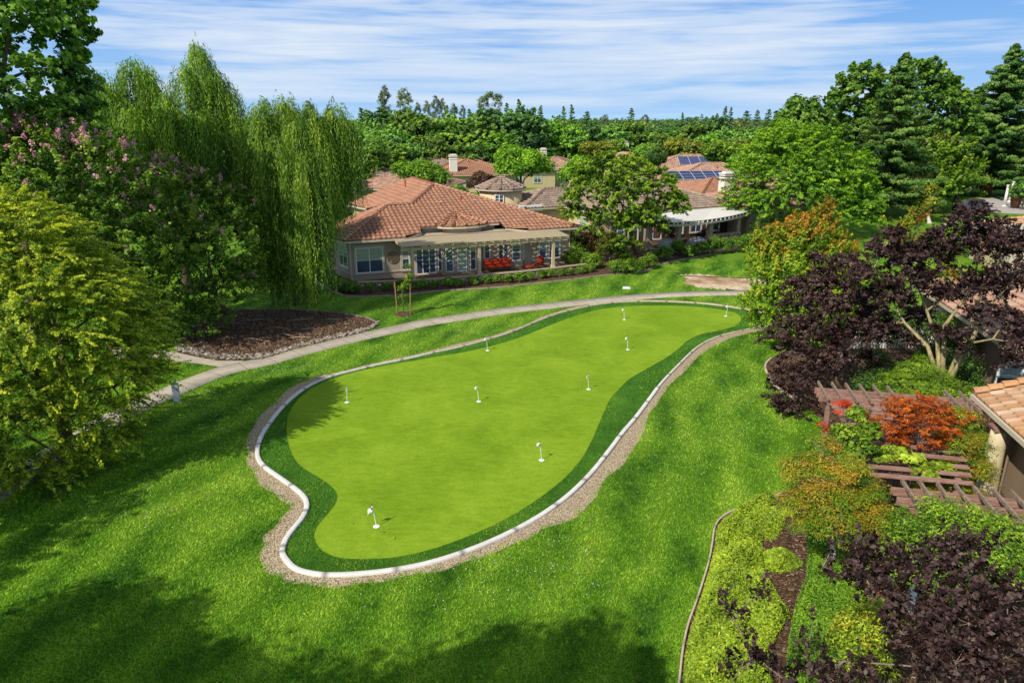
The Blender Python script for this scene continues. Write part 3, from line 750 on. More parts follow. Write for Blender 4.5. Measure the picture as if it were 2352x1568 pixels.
def window(house, O, e, n, u0, u1, z0, z1, div=2, blind=.45, trim=True, hrail=.5, name='window', tm=None, blindmat=None, fr=.06):
    O = Vector(O); e = Vector(e); n = Vector(n)
    P = lambda u, z, d=0: O+e*u+n*d+ZUP*z
    b = MB()
    def bx(ua, ub, za, zb, d0, d1): b.box(P((ua+ub)/2, (za+zb)/2, (d0+d1)/2), (ub-ua, d1-d0, zb-za), e)
    if trim:
        T = .13
        bx(u0-T, u1+T, z1, z1+.15, .0, .09); bx(u0-T, u1+T, z0-.12, z0, .0, .08); bx(u0-T, u0, z0, z1, .0, .06); bx(u1, u1+T, z0, z1, .0, .06)
        f = b.build(name, tm or M['trim'], house)
        b = MB()
        fo = f
    else: fo = None
    bx(u0, u1, z1-fr, z1, .0, .05); bx(u0, u1, z0, z0+fr, .0, .05)
    bx(u0, u0+fr, z0+fr, z1-fr, .0, .05); bx(u1-fr, u1, z0+fr, z1-fr, .0, .05)
    for i in range(1, div):
        u = u0+(u1-u0)*i/div; bx(u-fr/2, u+fr/2, z0+fr, z1-fr, .0, .048)
    if hrail: zz = z0+(z1-z0)*hrail; bx(u0+fr, u1-fr, zz-.02, zz+.02, .0, .044)
    if fo is None: fo = b.build(name, M['white'], house)
    else: b.build('frame', M['white'], fo)
    b = MB(); b.box(P((u0+u1)/2, (z0+z1)/2, .012), (u1-u0-fr, .02, z1-z0-fr), e); b.build('pane', M['glass'], fo)
    if blind:
        b = MB(); za = z1-(z1-z0)*blind; k = int((z1-za)/.09)
        for i in range(k):
            z = za+(i+.5)*(z1-fr-za)/k
            for j in range(div):
                ua = u0+(u1-u0)*j/div+fr*.6; ub = u0+(u1-u0)*(j+1)/div-fr*.6
                b.box(P((ua+ub)/2, z, .026), (ub-ua, .006, (z1-za)/k*.74), e, n*1.0)
        b.build('blind', blindmat or M['blindslat'], fo)
    return fo
M['blindslat'] = simple('blind_slat', (.40, .50, .34), .4, .4, .08)
M['shade'] = simple('roller_shade', (.34, .46, .47), .35, .5, .08)
def chimney(parent, c, w, d, z0, z1, e=Vector((1, 0, 0)), mat=None):
    b = MB(); b.box((c[0], c[1], (z0+z1)/2), (w, d, z1-z0), e)
    ch = b.build('chimney', mat or M['cream'], parent)
    b = MB(); b.box((c[0], c[1], z1-.55), (w+.10, d+.10, .12), e); b.box((c[0], c[1], z1+.05), (w+.14, d+.14, .14), e)
    b.box((c[0], c[1], z1+.2), (w*.7, d*.7, .16), e); b.build('chimney_cap', mat or M['cream'], ch)
    b = MB(); b.box((c[0], c[1], z1-.3), (w+.02, d+.02, .10), e); b.build('vent_slot', M['dark'], ch)
    return ch
def hip_geo(O, ang, w, d, ze, s, oh=.5):
    "rectangular hip roof; O = front left wall corner; returns polygons, ridges, eaves, wall corners"
    e = Vector((math.cos(ang), math.sin(ang), 0)); v = Vector((-math.sin(ang), math.cos(ang), 0)); O = Vector((O[0], O[1], 0))
    P = lambda a, b, z: O+e*a+v*b+ZUP*z
    a0, a1, b0, b1 = -oh, w+oh, -oh, d+oh; W_, D_ = a1-a0, b1-b0
    c = [P(a0, b0, ze), P(a1, b0, ze), P(a1, b1, ze), P(a0, b1, ze)]
    if W_ >= D_:
        h = D_/2; r1 = P(a0+h, b0+h, ze+s*h); r2 = P(a1-h, b0+h, ze+s*h)
        polys = [[c[0], c[1], r2, r1], [c[1], c[2], r2], [c[2], c[3], r1, r2], [c[3], c[0], r1]]; rid = [(c[0], r1), (c[1], r2), (c[2], r2), (c[3], r1), (r1, r2)]
    else:
        h = W_/2; r1 = P(a0+h, b0+h, ze+s*h); r2 = P(a0+h, b1-h, ze+s*h)
        polys = [[c[0], c[1], r1], [c[1], c[2], r2, r1], [c[2], c[3], r2], [c[3], c[0], r1, r2]]; rid = [(c[0], r1), (c[1], r1), (c[2], r2), (c[3], r2), (r1, r2)]
    return polys, rid, [(c[i], c[(i+1) % 4]) for i in range(4)], [P(0, 0, 0), P(w, 0, 0), P(w, d, 0), P(0, d, 0)], P, e, v
# ---------------------------------------------------------------- main house
ZE = 3.25; S1 = .31
L1 = G(789, 555, ZE); R1 = G(1328, 522, ZE); E1 = (R1-L1).normalized(); V1 = Vector((-E1.y, E1.x, 0)); LEN1 = (R1-L1).length
NF = E1.cross((V1+ZUP*S1)).normalized()
def u1(u, v, z): return L1*1.0+E1*u+V1*v+ZUP*(z-ZE)
def front(px, py): return on_plane(px, py, L1, NF)
apex = u1(LEN1/2, LEN1/2, ZE+S1*LEN1/2)
h1 = empty('patio_house', u1(10, 6, 0), 'single storey taupe stucco house with red tile hip roof and lattice patio cover', 'house')
Wp = front(891, 473); Vp = front(947, 470)
NL = (-V1).cross((E1+ZUP*S1)).normalized()
def left(px, py): return on_plane(px, py, apex, NL)
Bk = left(920, 419); Bk.z = apex.z; Bk = apex+V1*((Bk-apex).dot(V1))
EA = left(800, 470); EB = left(842, 479)
T1 = G(745, 544, ZE); K1 = G(765, 517, ZE)
N = [front(932, 547), front(967, 535), front(963, 521), front(1146, 512), front(1160, 524), front(1213, 530)]
N[0] = L1+E1*((N[0]-L1).dot(E1)); N[5] = L1+E1*((N[5]-L1).dot(E1))
R2 = u1(LEN1, LEN1/2+LEN1/2+4, ZE); RB = u1(LEN1/2, LEN1/2+8.5, apex.z)
Bk = apex+V1*max(8, (Bk-apex).dot(V1))
polys = [[L1, N[0], N[1], N[2], N[3], N[4], N[5], R1, apex, Vp, Wp],
         [EA, EB, Vp, apex, Bk], [R1, u1(LEN1, LEN1/2+(Bk-apex).dot(V1)+4, ZE), Bk, apex], [L1, Wp, T1], [T1, Wp, K1], [K1, Wp, Vp, EB]]
ridges = [(L1, Wp), (Wp, Vp), (Vp, apex), (R1, apex), (apex, Bk), (Wp, T1), (K1, Wp)]
eaves = [(L1, N[0]), (N[0], N[1]), (N[2], N[3]), (N[4], N[5]), (N[5], R1), (L1, T1), (T1, K1), (EA, EB)]
rf1 = build_roof(h1, polys, ridges, eaves, T_RED)
# fan roof over the bay
zr = N[2].z-.02
pk = front(1046, 489)+ZUP*.05
rim = []
cA = N[2]+(N[3]-N[2])*.22; cB = N[2]+(N[3]-N[2])*.84; cm = (cA+cB)/2; ra = (cB-cA).length/2
for k in range(7):
    t = PI*k/6; rim.append(Vector((cm.x, cm.y, zr))-E1*ra*math.cos(t)-V1*ra*.52*math.sin(t))
fan = [[rim[i], rim[i+1], pk] for i in range(6)]
build_roof(h1, fan, [(rim[i], pk) for i in range(7)], [(rim[i], rim[i+1]) for i in range(6)], [(.42,.20,.115),(.36,.16,.09),(.46,.25,.15)], name='bay_roof')
# pipes on the roof
for (px, py, hh) in ((931, 431, .7), (1059, 460, .35)):
    p = left(px, py) if px < 1000 else front(px, py)
    b = MB(); b.tube([p-ZUP*.1, p+ZUP*hh], .07, 8); b.tube([p+ZUP*hh*.8, p+ZUP*hh], .1, 8); b.build('vent_pipe', M['tilepipe'] if 'tilepipe' in M else M['redcush'], rf1)
for (px, py) in ((1009, 468), (1091, 463), (907, 430), (1050, 490), (900, 533)):
    p = front(px, py) if px != 907 else left(px, py); n_ = NF if NF.z > 0 else -NF
    b = MB(); b.box(p+ZUP*.14, (.4, .24, .05), E1, None, n_); b.build('mortar_patch', M['mortar'], rf1)
# walls
wv = .55
fp = [u1(wv, wv, 0), u1(LEN1-.6, wv, 0), u1(LEN1-.6, LEN1+8, 0), u1(3.2, LEN1+8, 0), u1(3.2, 10.5, 0), u1(-.6, 10.5, 0)]
a2 = G(770, 630)+E1*.15; a3 = G(740, 624)
fp = [u1(wv, wv, 0), u1(LEN1-.6, wv, 0), u1(LEN1-.6, LEN1+6, 0), u1(5.0, LEN1+6, 0), u1(5.0, 9.5, 0), Vector((a3.x+.6, a3.y+4.5, 0)), Vector((a3.x+.35, a3.y, 0)), Vector((a2.x, a2.y, 0))]
b = MB(); b.prism([tuple(p) for p in fp], 0, ZE-.02); b.build('wall', M['stucco'], h1)
b = MB()   # wall that carries the raised eave in the middle
q0 = u1((N[2]-L1).dot(E1)+.3, (N[2]-L1).dot(V1)+.35, 0); q1 = u1((N[3]-L1).dot(E1)-.3, (N[3]-L1).dot(V1)+.35, 0)
b.prism([tuple(q0), tuple(q1), tuple(q1+V1*.4), tuple(q0+V1*.4)], ZE-.5, zr-.08); b.build('clerestory_wall', M['stucco'], h1)
b = MB()   # cream wall below the rear left eave
d_ = (EB-EA).normalized(); nn = Vector((d_.y, -d_.x, 0))
ea = EA-nn*.4+ZUP*0; eb = EB-nn*.4
b.add([(ea.x, ea.y, 0), (eb.x, eb.y, 0), (eb.x, eb.y, EB.z-.15), (ea.x, ea.y, EA.z-.15)], [(0, 1, 2, 3)])
b.build('rear_wall', M['yellow'], h1)
b = MB()   # plinth band
b.bar(u1(wv-.02, wv-.03, .55), u1(5.4, wv-.03, .55), .05, .07); b.bar(u1(wv, wv, .55)-E1*.04, Vector((a2.x, a2.y, .55))-E1*.04, .05, .07)
b.build('plinth_band', M['trim'], h1)
b = MB(); b.tube([u1(wv-.05, wv-.08, .1), u1(wv-.05, wv-.08, 3.1)], .045, 8); b.build('downspout', M['gutter'], h1)
b = MB(); b.tube([u1(LEN1-.56, wv-.07, .1), u1(LEN1-.56, wv-.07, 3.0), u1(LEN1-.2, wv-.3, 3.2)], .045, 8); b.build('downspout', M['gutter'], h1)
FO = u1(0, wv, 0); FO.z = 0
def fz(px, py, off=0.0):
    p = on_plane(px, py, u1(0, wv-off, 0), V1); return (p-L1).dot(E1), p.z
def fwin(x0, y0, x1, y1, **kw):
    ua, za = fz(x0, y1); ub, zb = fz(x1, y0); return window(h1, FO, E1, -V1, ua, ub, za, zb, **kw)
Z1 = lambda zx, zy: (689.1+zx*.29297, 344.5+zy*.29297)
fwin(*Z1(445, 757), *Z1(645, 968), div=2, blind=.48)
fwin(*Z1(803, 765), *Z1(853, 940), div=1, blind=.5)
fwin(*Z1(1445, 735), *Z1(1487, 853), div=1, blind=.1)
fwin(*Z1(1872, 705), *Z1(1932, 850), div=1, blind=.5, blindmat=M['shade'])
fwin(*Z1(1950, 680), *Z1(2035, 848), div=1, blind=.45, blindmat=M['shade'])
# sliding door
ua, za = fz(*Z1(913, 968)); ub, zb = fz(*Z1(1060, 765)); za = max(za, .12)
dr = window(h1, FO, E1, -V1, ua, ub, .14, min(zb, 2.5), div=3, blind=0, hrail=0, name='sliding_door')
# dark door opening right of the sofa
ua, za = fz(*Z1(1555, 900)); ub, zb = fz(*Z1(1600, 730)); window(h1, FO, E1, -V1, ua, ub, .14, 2.45, div=1, blind=0, hrail=0, name='patio_door')
# bays
def bay(x0, x1, depth, top, nseg, label_blinds, sill=.35):
    ua, _ = fz(x0, 560); ub, _ = fz(x1, 560); um = (ua+ub)/2; r = (ub-ua)/2
    pts = [u1(um-r*math.cos(PI*k/nseg), wv-depth*math.sin(PI*k/nseg)**.8, 0) for k in range(nseg+1)]
    b = MB(); b.prism([tuple(p) for p in pts]+[tuple(u1(ub, wv+.2, 0)), tuple(u1(ua, wv+.2, 0))], 0, top); bo = b.build('bay', M['stucco'], h1)
    for k in range(nseg):
        p, q = pts[k], pts[k+1]; d = (q-p); L = d.length; d.normalize(); nrm = Vector((d.y, -d.x, 0)); m_ = .16
        if L < .6: m_ = .08
        window(bo, Vector((p.x, p.y, 0)), d, nrm, m_, L-m_, sill, 2.5, div=1, blind=label_blinds[k % len(label_blinds)], trim=False, hrail=.42)
    return bo
b = MB()
mR = Vector((cm.x, cm.y, 0)); rin = [mR+(Vector((p.x, p.y, 0))-mR)*.80 for p in rim]
b.prism([tuple(p) for p in rin]+[tuple(rin[-1]+V1*.5), tuple(rin[0]+V1*.5)], 2.6, zr-.06); b.build('bay_clerestory', M['stucco'], h1)
bay(1003, 1098, 1.15, 2.78, 5, [0, .25, .98, .3, 0])
bay(1153, 1207, .6, 2.8, 3, [0, .3, .98], .75)
# side wall windows (left end)
def side_window(pa, pb, f0, f1, z0, z1, **kw):
    d = (pb-pa); L = d.length; d = d.normalized(); nrm = Vector((d.y, -d.x, 0))
    window(h1, pa, d, nrm, L*f0, L*f1, z0, z1, **kw)
A0 = Vector((fp[0].x, fp[0].y, 0))
side_window(fp[-1], A0, .28, .80, .95, 2.75, div=2, blind=.4)
side_window(fp[-2], fp[-1], .35, .75, .9, 2.75, div=1, blind=.4)
# wall medallion
uc, zc = fz(*Z1(727, 840)); b = MB(); c = u1(uc, wv-.04, 0); c.z = zc
rad = .44
for k in range(28):
    t0, t1 = 2*PI*k/28, 2*PI*(k+1)/28
    b.bar(c+E1*rad*math.cos(t0)+ZUP*rad*math.sin(t0), c+E1*rad*math.cos(t1)+ZUP*rad*math.sin(t1), .05, .05, V1)
rr = random.Random(2)
for k in range(7):
    t0 = PI/2+(k-3)*.42; b.bar(c-ZUP*.3, c+(E1*math.cos(t0)+ZUP*math.sin(t0))*.36, .025, .03, V1)
for k in range(40):
    a, r_ = rr.uniform(0, 6.28), rr.uniform(.1, .38); b.box(c+E1*r_*math.cos(a)+ZUP*(r_*math.sin(a)), (.07, .025, .05), E1)
md = b.build('wall_medallion', M['bronze'] if 'bronze' in M else simple('bronze', (.20, .14, .085), .5, .4), None)
tag(md, 'round openwork tree medallion hung on the taupe wall beside the big window', 'wall art')
# patio slab
ps = [u1(4.6, -2.3, 0), u1(19.8, -2.5, 0), u1(19.8, wv, 0), u1(4.6, wv, 0)]
b = MB(); b.prism([tuple(p) for p in ps], 0, .12); b.build('patio_slab', simple('patio_slab', (.20, .13, .085), .8, .2, .3), h1)
# pergola cover
pg = empty('patio_cover', u1(11, -1, 0), 'tan lattice patio cover on square posts in front of the taupe house', 'patio cover')
uL, uR = 3.9, 17.9; vf, vb = -2.5, .45; zf, zb_ = 2.88, 3.02
for (u, k) in ((4.75, 0), (10.15, 1), (16.6, 2)):
    b = MB(); p = u1(u, -2.15, 0); b.box((p.x, p.y, 1.42), (.22, .22, 2.6), E1); b.box((p.x, p.y, .35), (.32, .32, .5), E1); b.box((p.x, p.y, 2.62), (.3, .3, .1), E1); b.build('post', M['lattice'], pg)
b = MB(); b.bar(u1(uL, -2.15, 2.72), u1(uR, -2.15, 2.72), .12, .22); b.build('beam', M['lattice'], pg)
b = MB(); b.bar(u1(uL+.4, vb, 2.8), u1(uR, vb, 2.8), .1, .2); b.build('beam', M['lattice'], pg)
nr_ = 19
for i in range(nr_+1):
    u = uL+.1+(uR-uL-.2)*i/nr_; b = MB(); b.bar(u1(u, vf, zf+.02), u1(u, vb, zb_), .07, .16); b.build('rafter', M['lattice'], pg)
b = MB(); ns = 19
for i in range(ns+1):
    v = vf+.04+(vb-vf-.08)*i/ns; z = zf+.135+(zb_-zf)*i/ns
    b.bar(u1(uL, v, z), u1(uR, v, z), .085, .04)
b.build('lattice_slats', M['lattice'], pg)
# low stone wall in front of the patio
pts = [G(px, py, .42) for px, py in ((822, 648), (880, 646), (950, 643.5), (1030, 638), (1108, 631), (1190, 624), (1275, 615), (1352, 605.5))]
lw = empty('stone_wall', pts[3]*1.0-ZUP*.42, 'low curving stone veneer wall with tan cap along the house patio', 'wall')
def low_wall(root, pts, th, h, capw, z0=0):
    n = len(pts); A = []; B_ = []
    for i, p in enumerate(pts):
        d = pts[min(i+1, n-1)]-pts[max(i-1, 0)]; nr = Vector((-d.y, d.x, 0)).normalized(); A.append(p+nr*.5); B_.append(p-nr*.5)
    def ext(w, za, zb):
        b = MB()
        V = []; 
        for i, p in enumerate(pts):
            nr = (A[i]-B_[i]).normalized(); l = p+nr*w/2; r = p-nr*w/2
            V += [(l.x, l.y, za), (r.x, r.y, za), (r.x, r.y, zb), (l.x, l.y, zb)]
        F = [(0, 1, 2, 3), tuple(4*(n-1)+k for k in (3, 2, 1, 0))]
        for i in range(n-1):
            a = 4*i
            for k in range(4): F.append((a+k, a+4+k, a+4+(k+1) % 4, a+(k+1) % 4))
        b.add(V, F); return b
    ext(th, z0, h).build('stone_body', M['stone'], root); ext(capw, h+.001, h+.08).build('cap', M['cap'], root)
low_wall(lw, pts, .26, .38, .36)
# planter trough
p = u1(7.9, -1.9, 0); r = empty('planter_box', p, 'long dark planter trough behind the low stone wall', 'planter')
b = MB(); b.box((p.x, p.y, .33), (1.5, .4, .42), E1); b.build('trough', M['brown'], r)
b = MB(); b.box((p.x, p.y-.0, .56), (1.58, .46, .05), E1); b.build('rim', M['brown'], r)
# ---- sofa and armchair
def cushion(b, c, sx, sy, sz, e, v, n=4, puff=.12):
    "soft box"
    k = 5; V = []; F = []
    for face in range(2):
        sgn = 1 if face else -1
        for i in range(k+1):
            for j in range(k+1):
                x = (i/k-.5)*2; y = (j/k-.5)*2; f = (1-x**4)*(1-y**4)
                V.append(c+e*x*sx/2*(1-.04*y*y)+v*y*sy/2*(1-.04*x*x)+e.cross(v)*sgn*sz/2*(.55+.45*f))
    m = (k+1)**2
    for i in range(k):
        for j in range(k):
            a = i*(k+1)+j; F.append((a, a+k+1, a+k+2, a+1)[::-1]); F.append(tuple(q+m for q in (a, a+k+1, a+k+2, a+1)))
    ring = [i for i in range(k+1)]+[(i+1)*(k+1)+k for i in range(k)]+[k*(k+1)+j for j in range(k-1, -1, -1)]+[i*(k+1) for i in range(k-1, 0, -1)]
    for i in range(len(ring)):
        a, d = ring[i], ring[(i+1) % len(ring)]; F.append((a, d, d+m, a+m))
    b.add(V, F)
def seat_set(name, label, cat, pc_, ang, nseat, wd):
    e = (E1*math.cos(ang)+V1*math.sin(ang)); v = Vector((-e.y, e.x, 0)); r = empty(name, pc_, label, cat)
    Wt = wd*nseat; b = MB()
    for sx in (-1, 1):
        for sy in (-1, 1):
            p = pc_+e*sx*(Wt/2+.04)+v*sy*.34; b.bar(p, p+ZUP*(.62 if sy < 0 else .85), .05, .05)
        b.bar(pc_+e*sx*(Wt/2+.04)-v*.36+ZUP*.62, pc_+e*sx*(Wt/2+.04)+v*.36+ZUP*.64, .07, .05)
    b.bar(pc_-e*(Wt/2+.04)-v*.34+ZUP*.3, pc_+e*(Wt/2+.04)-v*.34+ZUP*.3, .05, .06); b.bar(pc_-e*(Wt/2+.04)+v*.34+ZUP*.3, pc_+e*(Wt/2+.04)+v*.34+ZUP*.3, .05, .06)
    b.bar(pc_-e*(Wt/2+.04)+v*.36+ZUP*.84, pc_+e*(Wt/2+.04)+v*.36+ZUP*.84, .05, .05); b.build('frame', M['metal'], r)
    for i in range(nseat):
        x = -Wt/2+wd*(i+.5); b = MB(); cushion(b, pc_+e*x-v*.02+ZUP*.41, wd*.96, .66, .17, e, v); b.build('seat_cushion', M['redcush'], r, True)
        b = MB(); vv = (v*.28+ZUP*.96).normalized(); cushion(b, pc_+e*x+v*.30+ZUP*.74, wd*.94, .56, .17, e, vv); b.build('back_cushion', M['redcush'], r, True)
    return r
sp = u1(12.35, -.55, .12); seat_set('patio_sofa', 'long patio sofa with three red seat cushions under the lattice cover', 'sofa', sp, 0.0, 3, .78)
sp = u1(15.75, -1.0, .12); seat_set('patio_armchair', 'red cushioned patio armchair turned sideways by the right post', 'armchair', sp, -1.25, 1, .66)
sp = u1(14.75, -1.35, .12); r = empty('ottoman', sp, 'low red cushioned ottoman in front of the patio armchair', 'ottoman')
b = MB()
for sx in (-1, 1):
    for sy in (-1, 1): b.bar(sp+E1*sx*.28+V1*sy*.2, sp+E1*sx*.28+V1*sy*.2+ZUP*.3, .04, .04)
b.box(sp+ZUP*.3, (.64, .48, .04), E1); b.build('frame', M['metal'], r)
b = MB(); cushion(b, sp+ZUP*.40, .66, .52, .16, E1, V1); b.build('seat_cushion', M['redcush'], r, True)
# ---------------------------------------------------------------- second house
A2_ = math.radians(24); C0 = Vector((9.0, 68.9, 0))
h2 = empty('neighbour_house', C0+Vector((5, 6, 0)), 'cream house with brown tile roof, round turret and white patio cover', 'house')
pA, rA, eA, wA, PA, e2, v2 = hip_geo(C0, A2_, 16.5, 15.5, 3.2, .31, .6)
OB = PA(-4.9, 7, 0); pB, rB, eB, wB, PB, _, _ = hip_geo(OB, A2_, 13, 8.0, 3.2, .31, .6)
r2f = build_roof(h2, pA+pB, rA+rB, eA+eB, T_BRN, fine=False)
b = MB(); b.prism([tuple(p) for p in wA], 0, 3.12); b.build('wall', M['yellow'], h2)
b = MB(); b.prism([tuple(p) for p in wB], 0, 3.12); b.build('wing_wall', M['yellow'], h2)
for (a, c_, z0, z1, bl) in ((1.0, 2.6, .3, 2.4, 0), (3.2, 4.3, .2, 2.4, 0), (5.2, 7.2, .2, 2.4, 0), (8.3, 10.0, .6, 2.3, .4), (11, 12.4, .6, 2.3, .4), (13.2, 14.8, .6, 2.3, .4)):
    window(h2, PA(0, -.125, 0), e2, -v2, a, c_, z0, z1, div=2 if c_-a > 1.4 else 1, blind=bl)
window(h2, PA(0, 7, 0), -v2, -e2, 2.5, 4.0, .9, 2.3, div=1, blind=.4)
window(h2, PB(0, 8, 0), -v2, -e2, 1.0, 2.4, 1.2, 2.6, div=1, blind=0); window(h2, PB(0, 0, 0), e2, -v2, 1.3, 2.6, .9, 2.3, div=1, blind=.4)
b = MB(); b.prism([tuple(PA(3.0, -.12, 0)), tuple(PA(16.6, -.12, 0)), tuple(PA(16.6, .0, 0)), tuple(PA(3.0, .0, 0))], 0, 2.95); b.build('patio_shade_panel', simple('shaded_stucco', (.075, .055, .042), .9, .2, .2), h2)  # added panel over the cream wall, patio shade put into its dark colour
# turret
tc = WP(1150, 432, 76.6); tr = 2.35; tz = tc.z
b = MB(); b.lathe((tc.x, tc.y, 0), [(tr, 0), (tr, tz-.1)], 28); tw_ = b.build('turret', M['yellow'], h2, True)
rimT = [Vector((tc.x+(tr+.38)*math.cos(2*PI*k/12), tc.y+(tr+.38)*math.sin(2*PI*k/12), tz)) for k in range(12)]; pkT = Vector((tc.x, tc.y, tz+1.12))
V = []; F = []; C = []
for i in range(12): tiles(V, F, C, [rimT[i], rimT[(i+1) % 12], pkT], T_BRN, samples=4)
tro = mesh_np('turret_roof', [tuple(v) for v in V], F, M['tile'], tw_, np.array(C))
V = []; F = []; C = []
for i in range(12): caps(V, F, C, rimT[i], pkT, T_BRN)
mesh_np('turret_ridge_tiles', [tuple(v) for v in V], F, M['tile'], tw_, np.array(C))
b = MB(); b.lathe((tc.x, tc.y, tz-.16), [(tr+.1, 0), (tr+.42, .04), (tr+.42, .17), (tr+.1, .17)], 28); b.build('turret_gutter', M['gutter'], tw_)
wp = Vector((tc.x-.12, tc.y-tr-.02, 0)); window(tw_, wp, Vector((1, 0, 0)), Vector((0, -1, 0)), -.5, .5, tz-1.35, tz-.45, div=2, blind=0, trim=False, hrail=.5, fr=.1)
b = MB(); b.prism([tuple(PB(-1.2, -.6, 0)), tuple(PB(1.5, -.6, 0)), tuple(PB(1.5, -.2, 0)), tuple(PB(-1.2, -.2, 0))], 2.9, 3.5); b.build('parapet', M['white'], h2)
# curved patio cover of the second house
pc2 = empty('curved_patio_cover', PA(11, -2, 0), 'white curved lattice patio cover with stone columns on the cream house', 'patio cover')
fr_ = smooth_loop([G(px, py, 2.85) for px, py in ((1478, 510), (1502, 511.5), (1557, 512.5), (1616, 508), (1675, 499), (1722, 487))], 6, False)
bk_ = smooth_loop([G(px, py, 3.05) for px, py in ((1480, 500), (1505, 496), (1557, 488), (1640, 480), (1695, 474), (1718, 482))], 6, False)
b = MB(); nS = 20
for i in range(nS):
    t = i/(nS-1)
    for k in range(len(fr_)-1):
        a = fr_[k]*(1-t)+bk_[k]*t; c_ = fr_[k+1]*(1-t)+bk_[k+1]*t; a.z = c_.z = 2.98+.15*t
        b.bar(a, c_, .24, .035)
b.build('lattice_slats', M['whitelattice'], pc2)
for k in range(0, len(fr_)):
    b = MB(); a = fr_[k]*1.0; c_ = bk_[k]*1.0; d = (a-c_); d.z = 0; d.normalize(); a += d*.35; a.z = 2.83; c_.z = 3.0
    b.bar(a, c_, .08, .18); b.build('rafter', M['whitelattice'], pc2)
b = MB()
for k in range(len(fr_)-1):
    a = fr_[k]*1.0; c_ = fr_[k+1]*1.0; a.z = c_.z = 2.64; b.bar(a, c_, .16, .2)
b.build('beam', M['trim'], pc2)
for (px, py) in ((1489, 566), (1556, 566), (1628, 558), (1691, 547), (1713, 540)):
    c_ = G(px, py, .25); b = MB(); b.box((c_.x, c_.y, 1.3), (.42, .42, 2.6), e2); b.box((c_.x, c_.y, .5), (.56, .56, 1.0), e2); b.box((c_.x, c_.y, 2.45), (.58, .58, .12), e2)
    b.build('column', M['cap'], pc2)
lw2 = empty('stone_wall', G(1540, 575), 'low rough stone wall with flat cap before the white curved patio cover', 'wall')
low_wall(lw2, [G(px, py, .55) for px, py in ((1492, 571), (1530, 570), (1569, 569), (1625, 565), (1680, 556))], .3, .5, .4)
bc = empty('barbecue_counter', G(1665, 548), 'raised stone faced counter under the right end of the white patio cover', 'counter')
low_wall(bc, [G(px, py, 1.0) for px, py in ((1634, 539), (1665, 536.5), (1694, 533.5))], .5, .95, .7)
for i, (px, py, w_) in enumerate(((1531, 563, 1.7), (1600, 560, 1.9))):
    c_ = G(px, py, .3); c_.z = 0; r = empty('covered_furniture', c_, ['silver tarpaulin over patio furniture left of the middle stone column', 'silver tarpaulin over patio furniture between two stone columns'][i], 'tarpaulin')
    n1, n2 = 7, 14; V = []; F = []; rr = random.Random(i+5)
    for a in range(n1):
        t = a/(n1-1)
        for k in range(n2):
            th = 2*PI*k/n2; rad_ = (1-t**3)*(1+.10*math.sin(5*th+i)+.06*rr.random()); V.append(c_+e2*w_*.55*rad_*math.cos(th)+v2*.65*rad_*math.sin(th)+ZUP*(.1+.85*math.sin(t*PI/2)+.05*math.sin(3*th)*t))
    for a in range(n1-1):
        for k in range(n2): F.append((a*n2+k, a*n2+(k+1) % n2, (a+1)*n2+(k+1) % n2, (a+1)*n2+k))
    b = MB(); b.add(V, F); b.build('tarpaulin', M['tarp'], r, True)
# ---------------------------------------------------------------- houses behind
def bg_house(label, px, py, w, d, ang, cols, ze=3.0, s=.33, chim=None, solar=None, wing=None, wallm=None, flip=False):
    "px, py: front left corner of the eave"
    a = math.radians(ang); O = G(px, py, ze); h = empty('tiled_house', (O.x, O.y, 0), label, 'house', 'houses with tiled roofs behind the patio houses')
    P_, R_, E_, Wl, Pf, e, v = hip_geo(O, a, w, d, ze, s, .5)
    if wing:
        wu, wvv, ww, wd = wing; P2, R2_, E2_, Wl2, _, _, _ = hip_geo(Pf(wu, wvv, 0), a, ww, wd, ze, s, .5); P_ = P_+P2; R_ = R_+R2_; E_ = E_+E2_
    rf = build_roof(h, P_, R_, E_, cols, fine=False, course=.42, tw=.36, amp=.06, lift=.07)
    b = MB(); b.prism([tuple(p) for p in Wl], 0, ze-.05); b.build('wall', wallm or M['yellow'], h)
    if wing: b = MB(); b.prism([tuple(p) for p in Wl2], 0, ze-.06); b.build('wing_wall', wallm or M['yellow'], h)
    k = 1.2
    while k+1.6 < w: window(h, Pf(0, 0, 0), e, -v, k, k+1.4, .9, 2.3, div=2, blind=.4); k += 3.6
    if chim:
        cu, cv, cw, cz = chim; c = Pf(cu, cv, 0); chimney(h, (c.x, c.y), cw, cw*.75, 0.5, cz, e)
    if solar:
        su, sv, nx, ny, cw = solar
        # panels lie on the front slope
        nrm = (v*(-s)+ZUP).normalized(); up = (v+ZUP*s).normalized(); base = Pf(su, sv, ze+s*(sv+.5)+.25)
        pb = MB(); fb = MB()
        for i in range(nx):
            for j in range(ny):
                c = base+e*(i+.5)*cw+up*(j+.5)*1.05; pb.box(c, (cw-.08, .97, .05), e, None, nrm)
        pb.build('solar_panel', M['solar'], h)
        for i in range(0, nx+1): fb.bar(base+e*i*cw+nrm*.0, base+e*i*cw+up*1.05*ny, .035, .07, nrm)
        for j in range(ny+1): fb.bar(base+up*1.05*j, base+up*1.05*j+e*nx*cw, .03, .06, nrm)
        fb.build('panel_frame', M['white'], h)
    for (q, z_) in (((w*.5, d*.35), .7), ((w*.72, d*.4), .6)):
        c = Pf(q[0], q[1], ze+s*min(q[1]+.5, w/2)); b = MB(); b.tube([c-ZUP*.3, c+ZUP*z_], .09, 6); b.build('vent_pipe', M['redvent'], h)
    return h
M['redvent'] = simple('terracotta_vent', (.40, .17, .10))
bg_house('pink tiled house with a cream gable wall just behind the willow', 800, 432, 13, 12, -14, T_PNK, wing=(-3, -3.5, 5.5, 8))
bg_house('low pale brown tiled roof behind the bushy trees left of centre', 868, 400, 18, 14, 12, T_BRN)
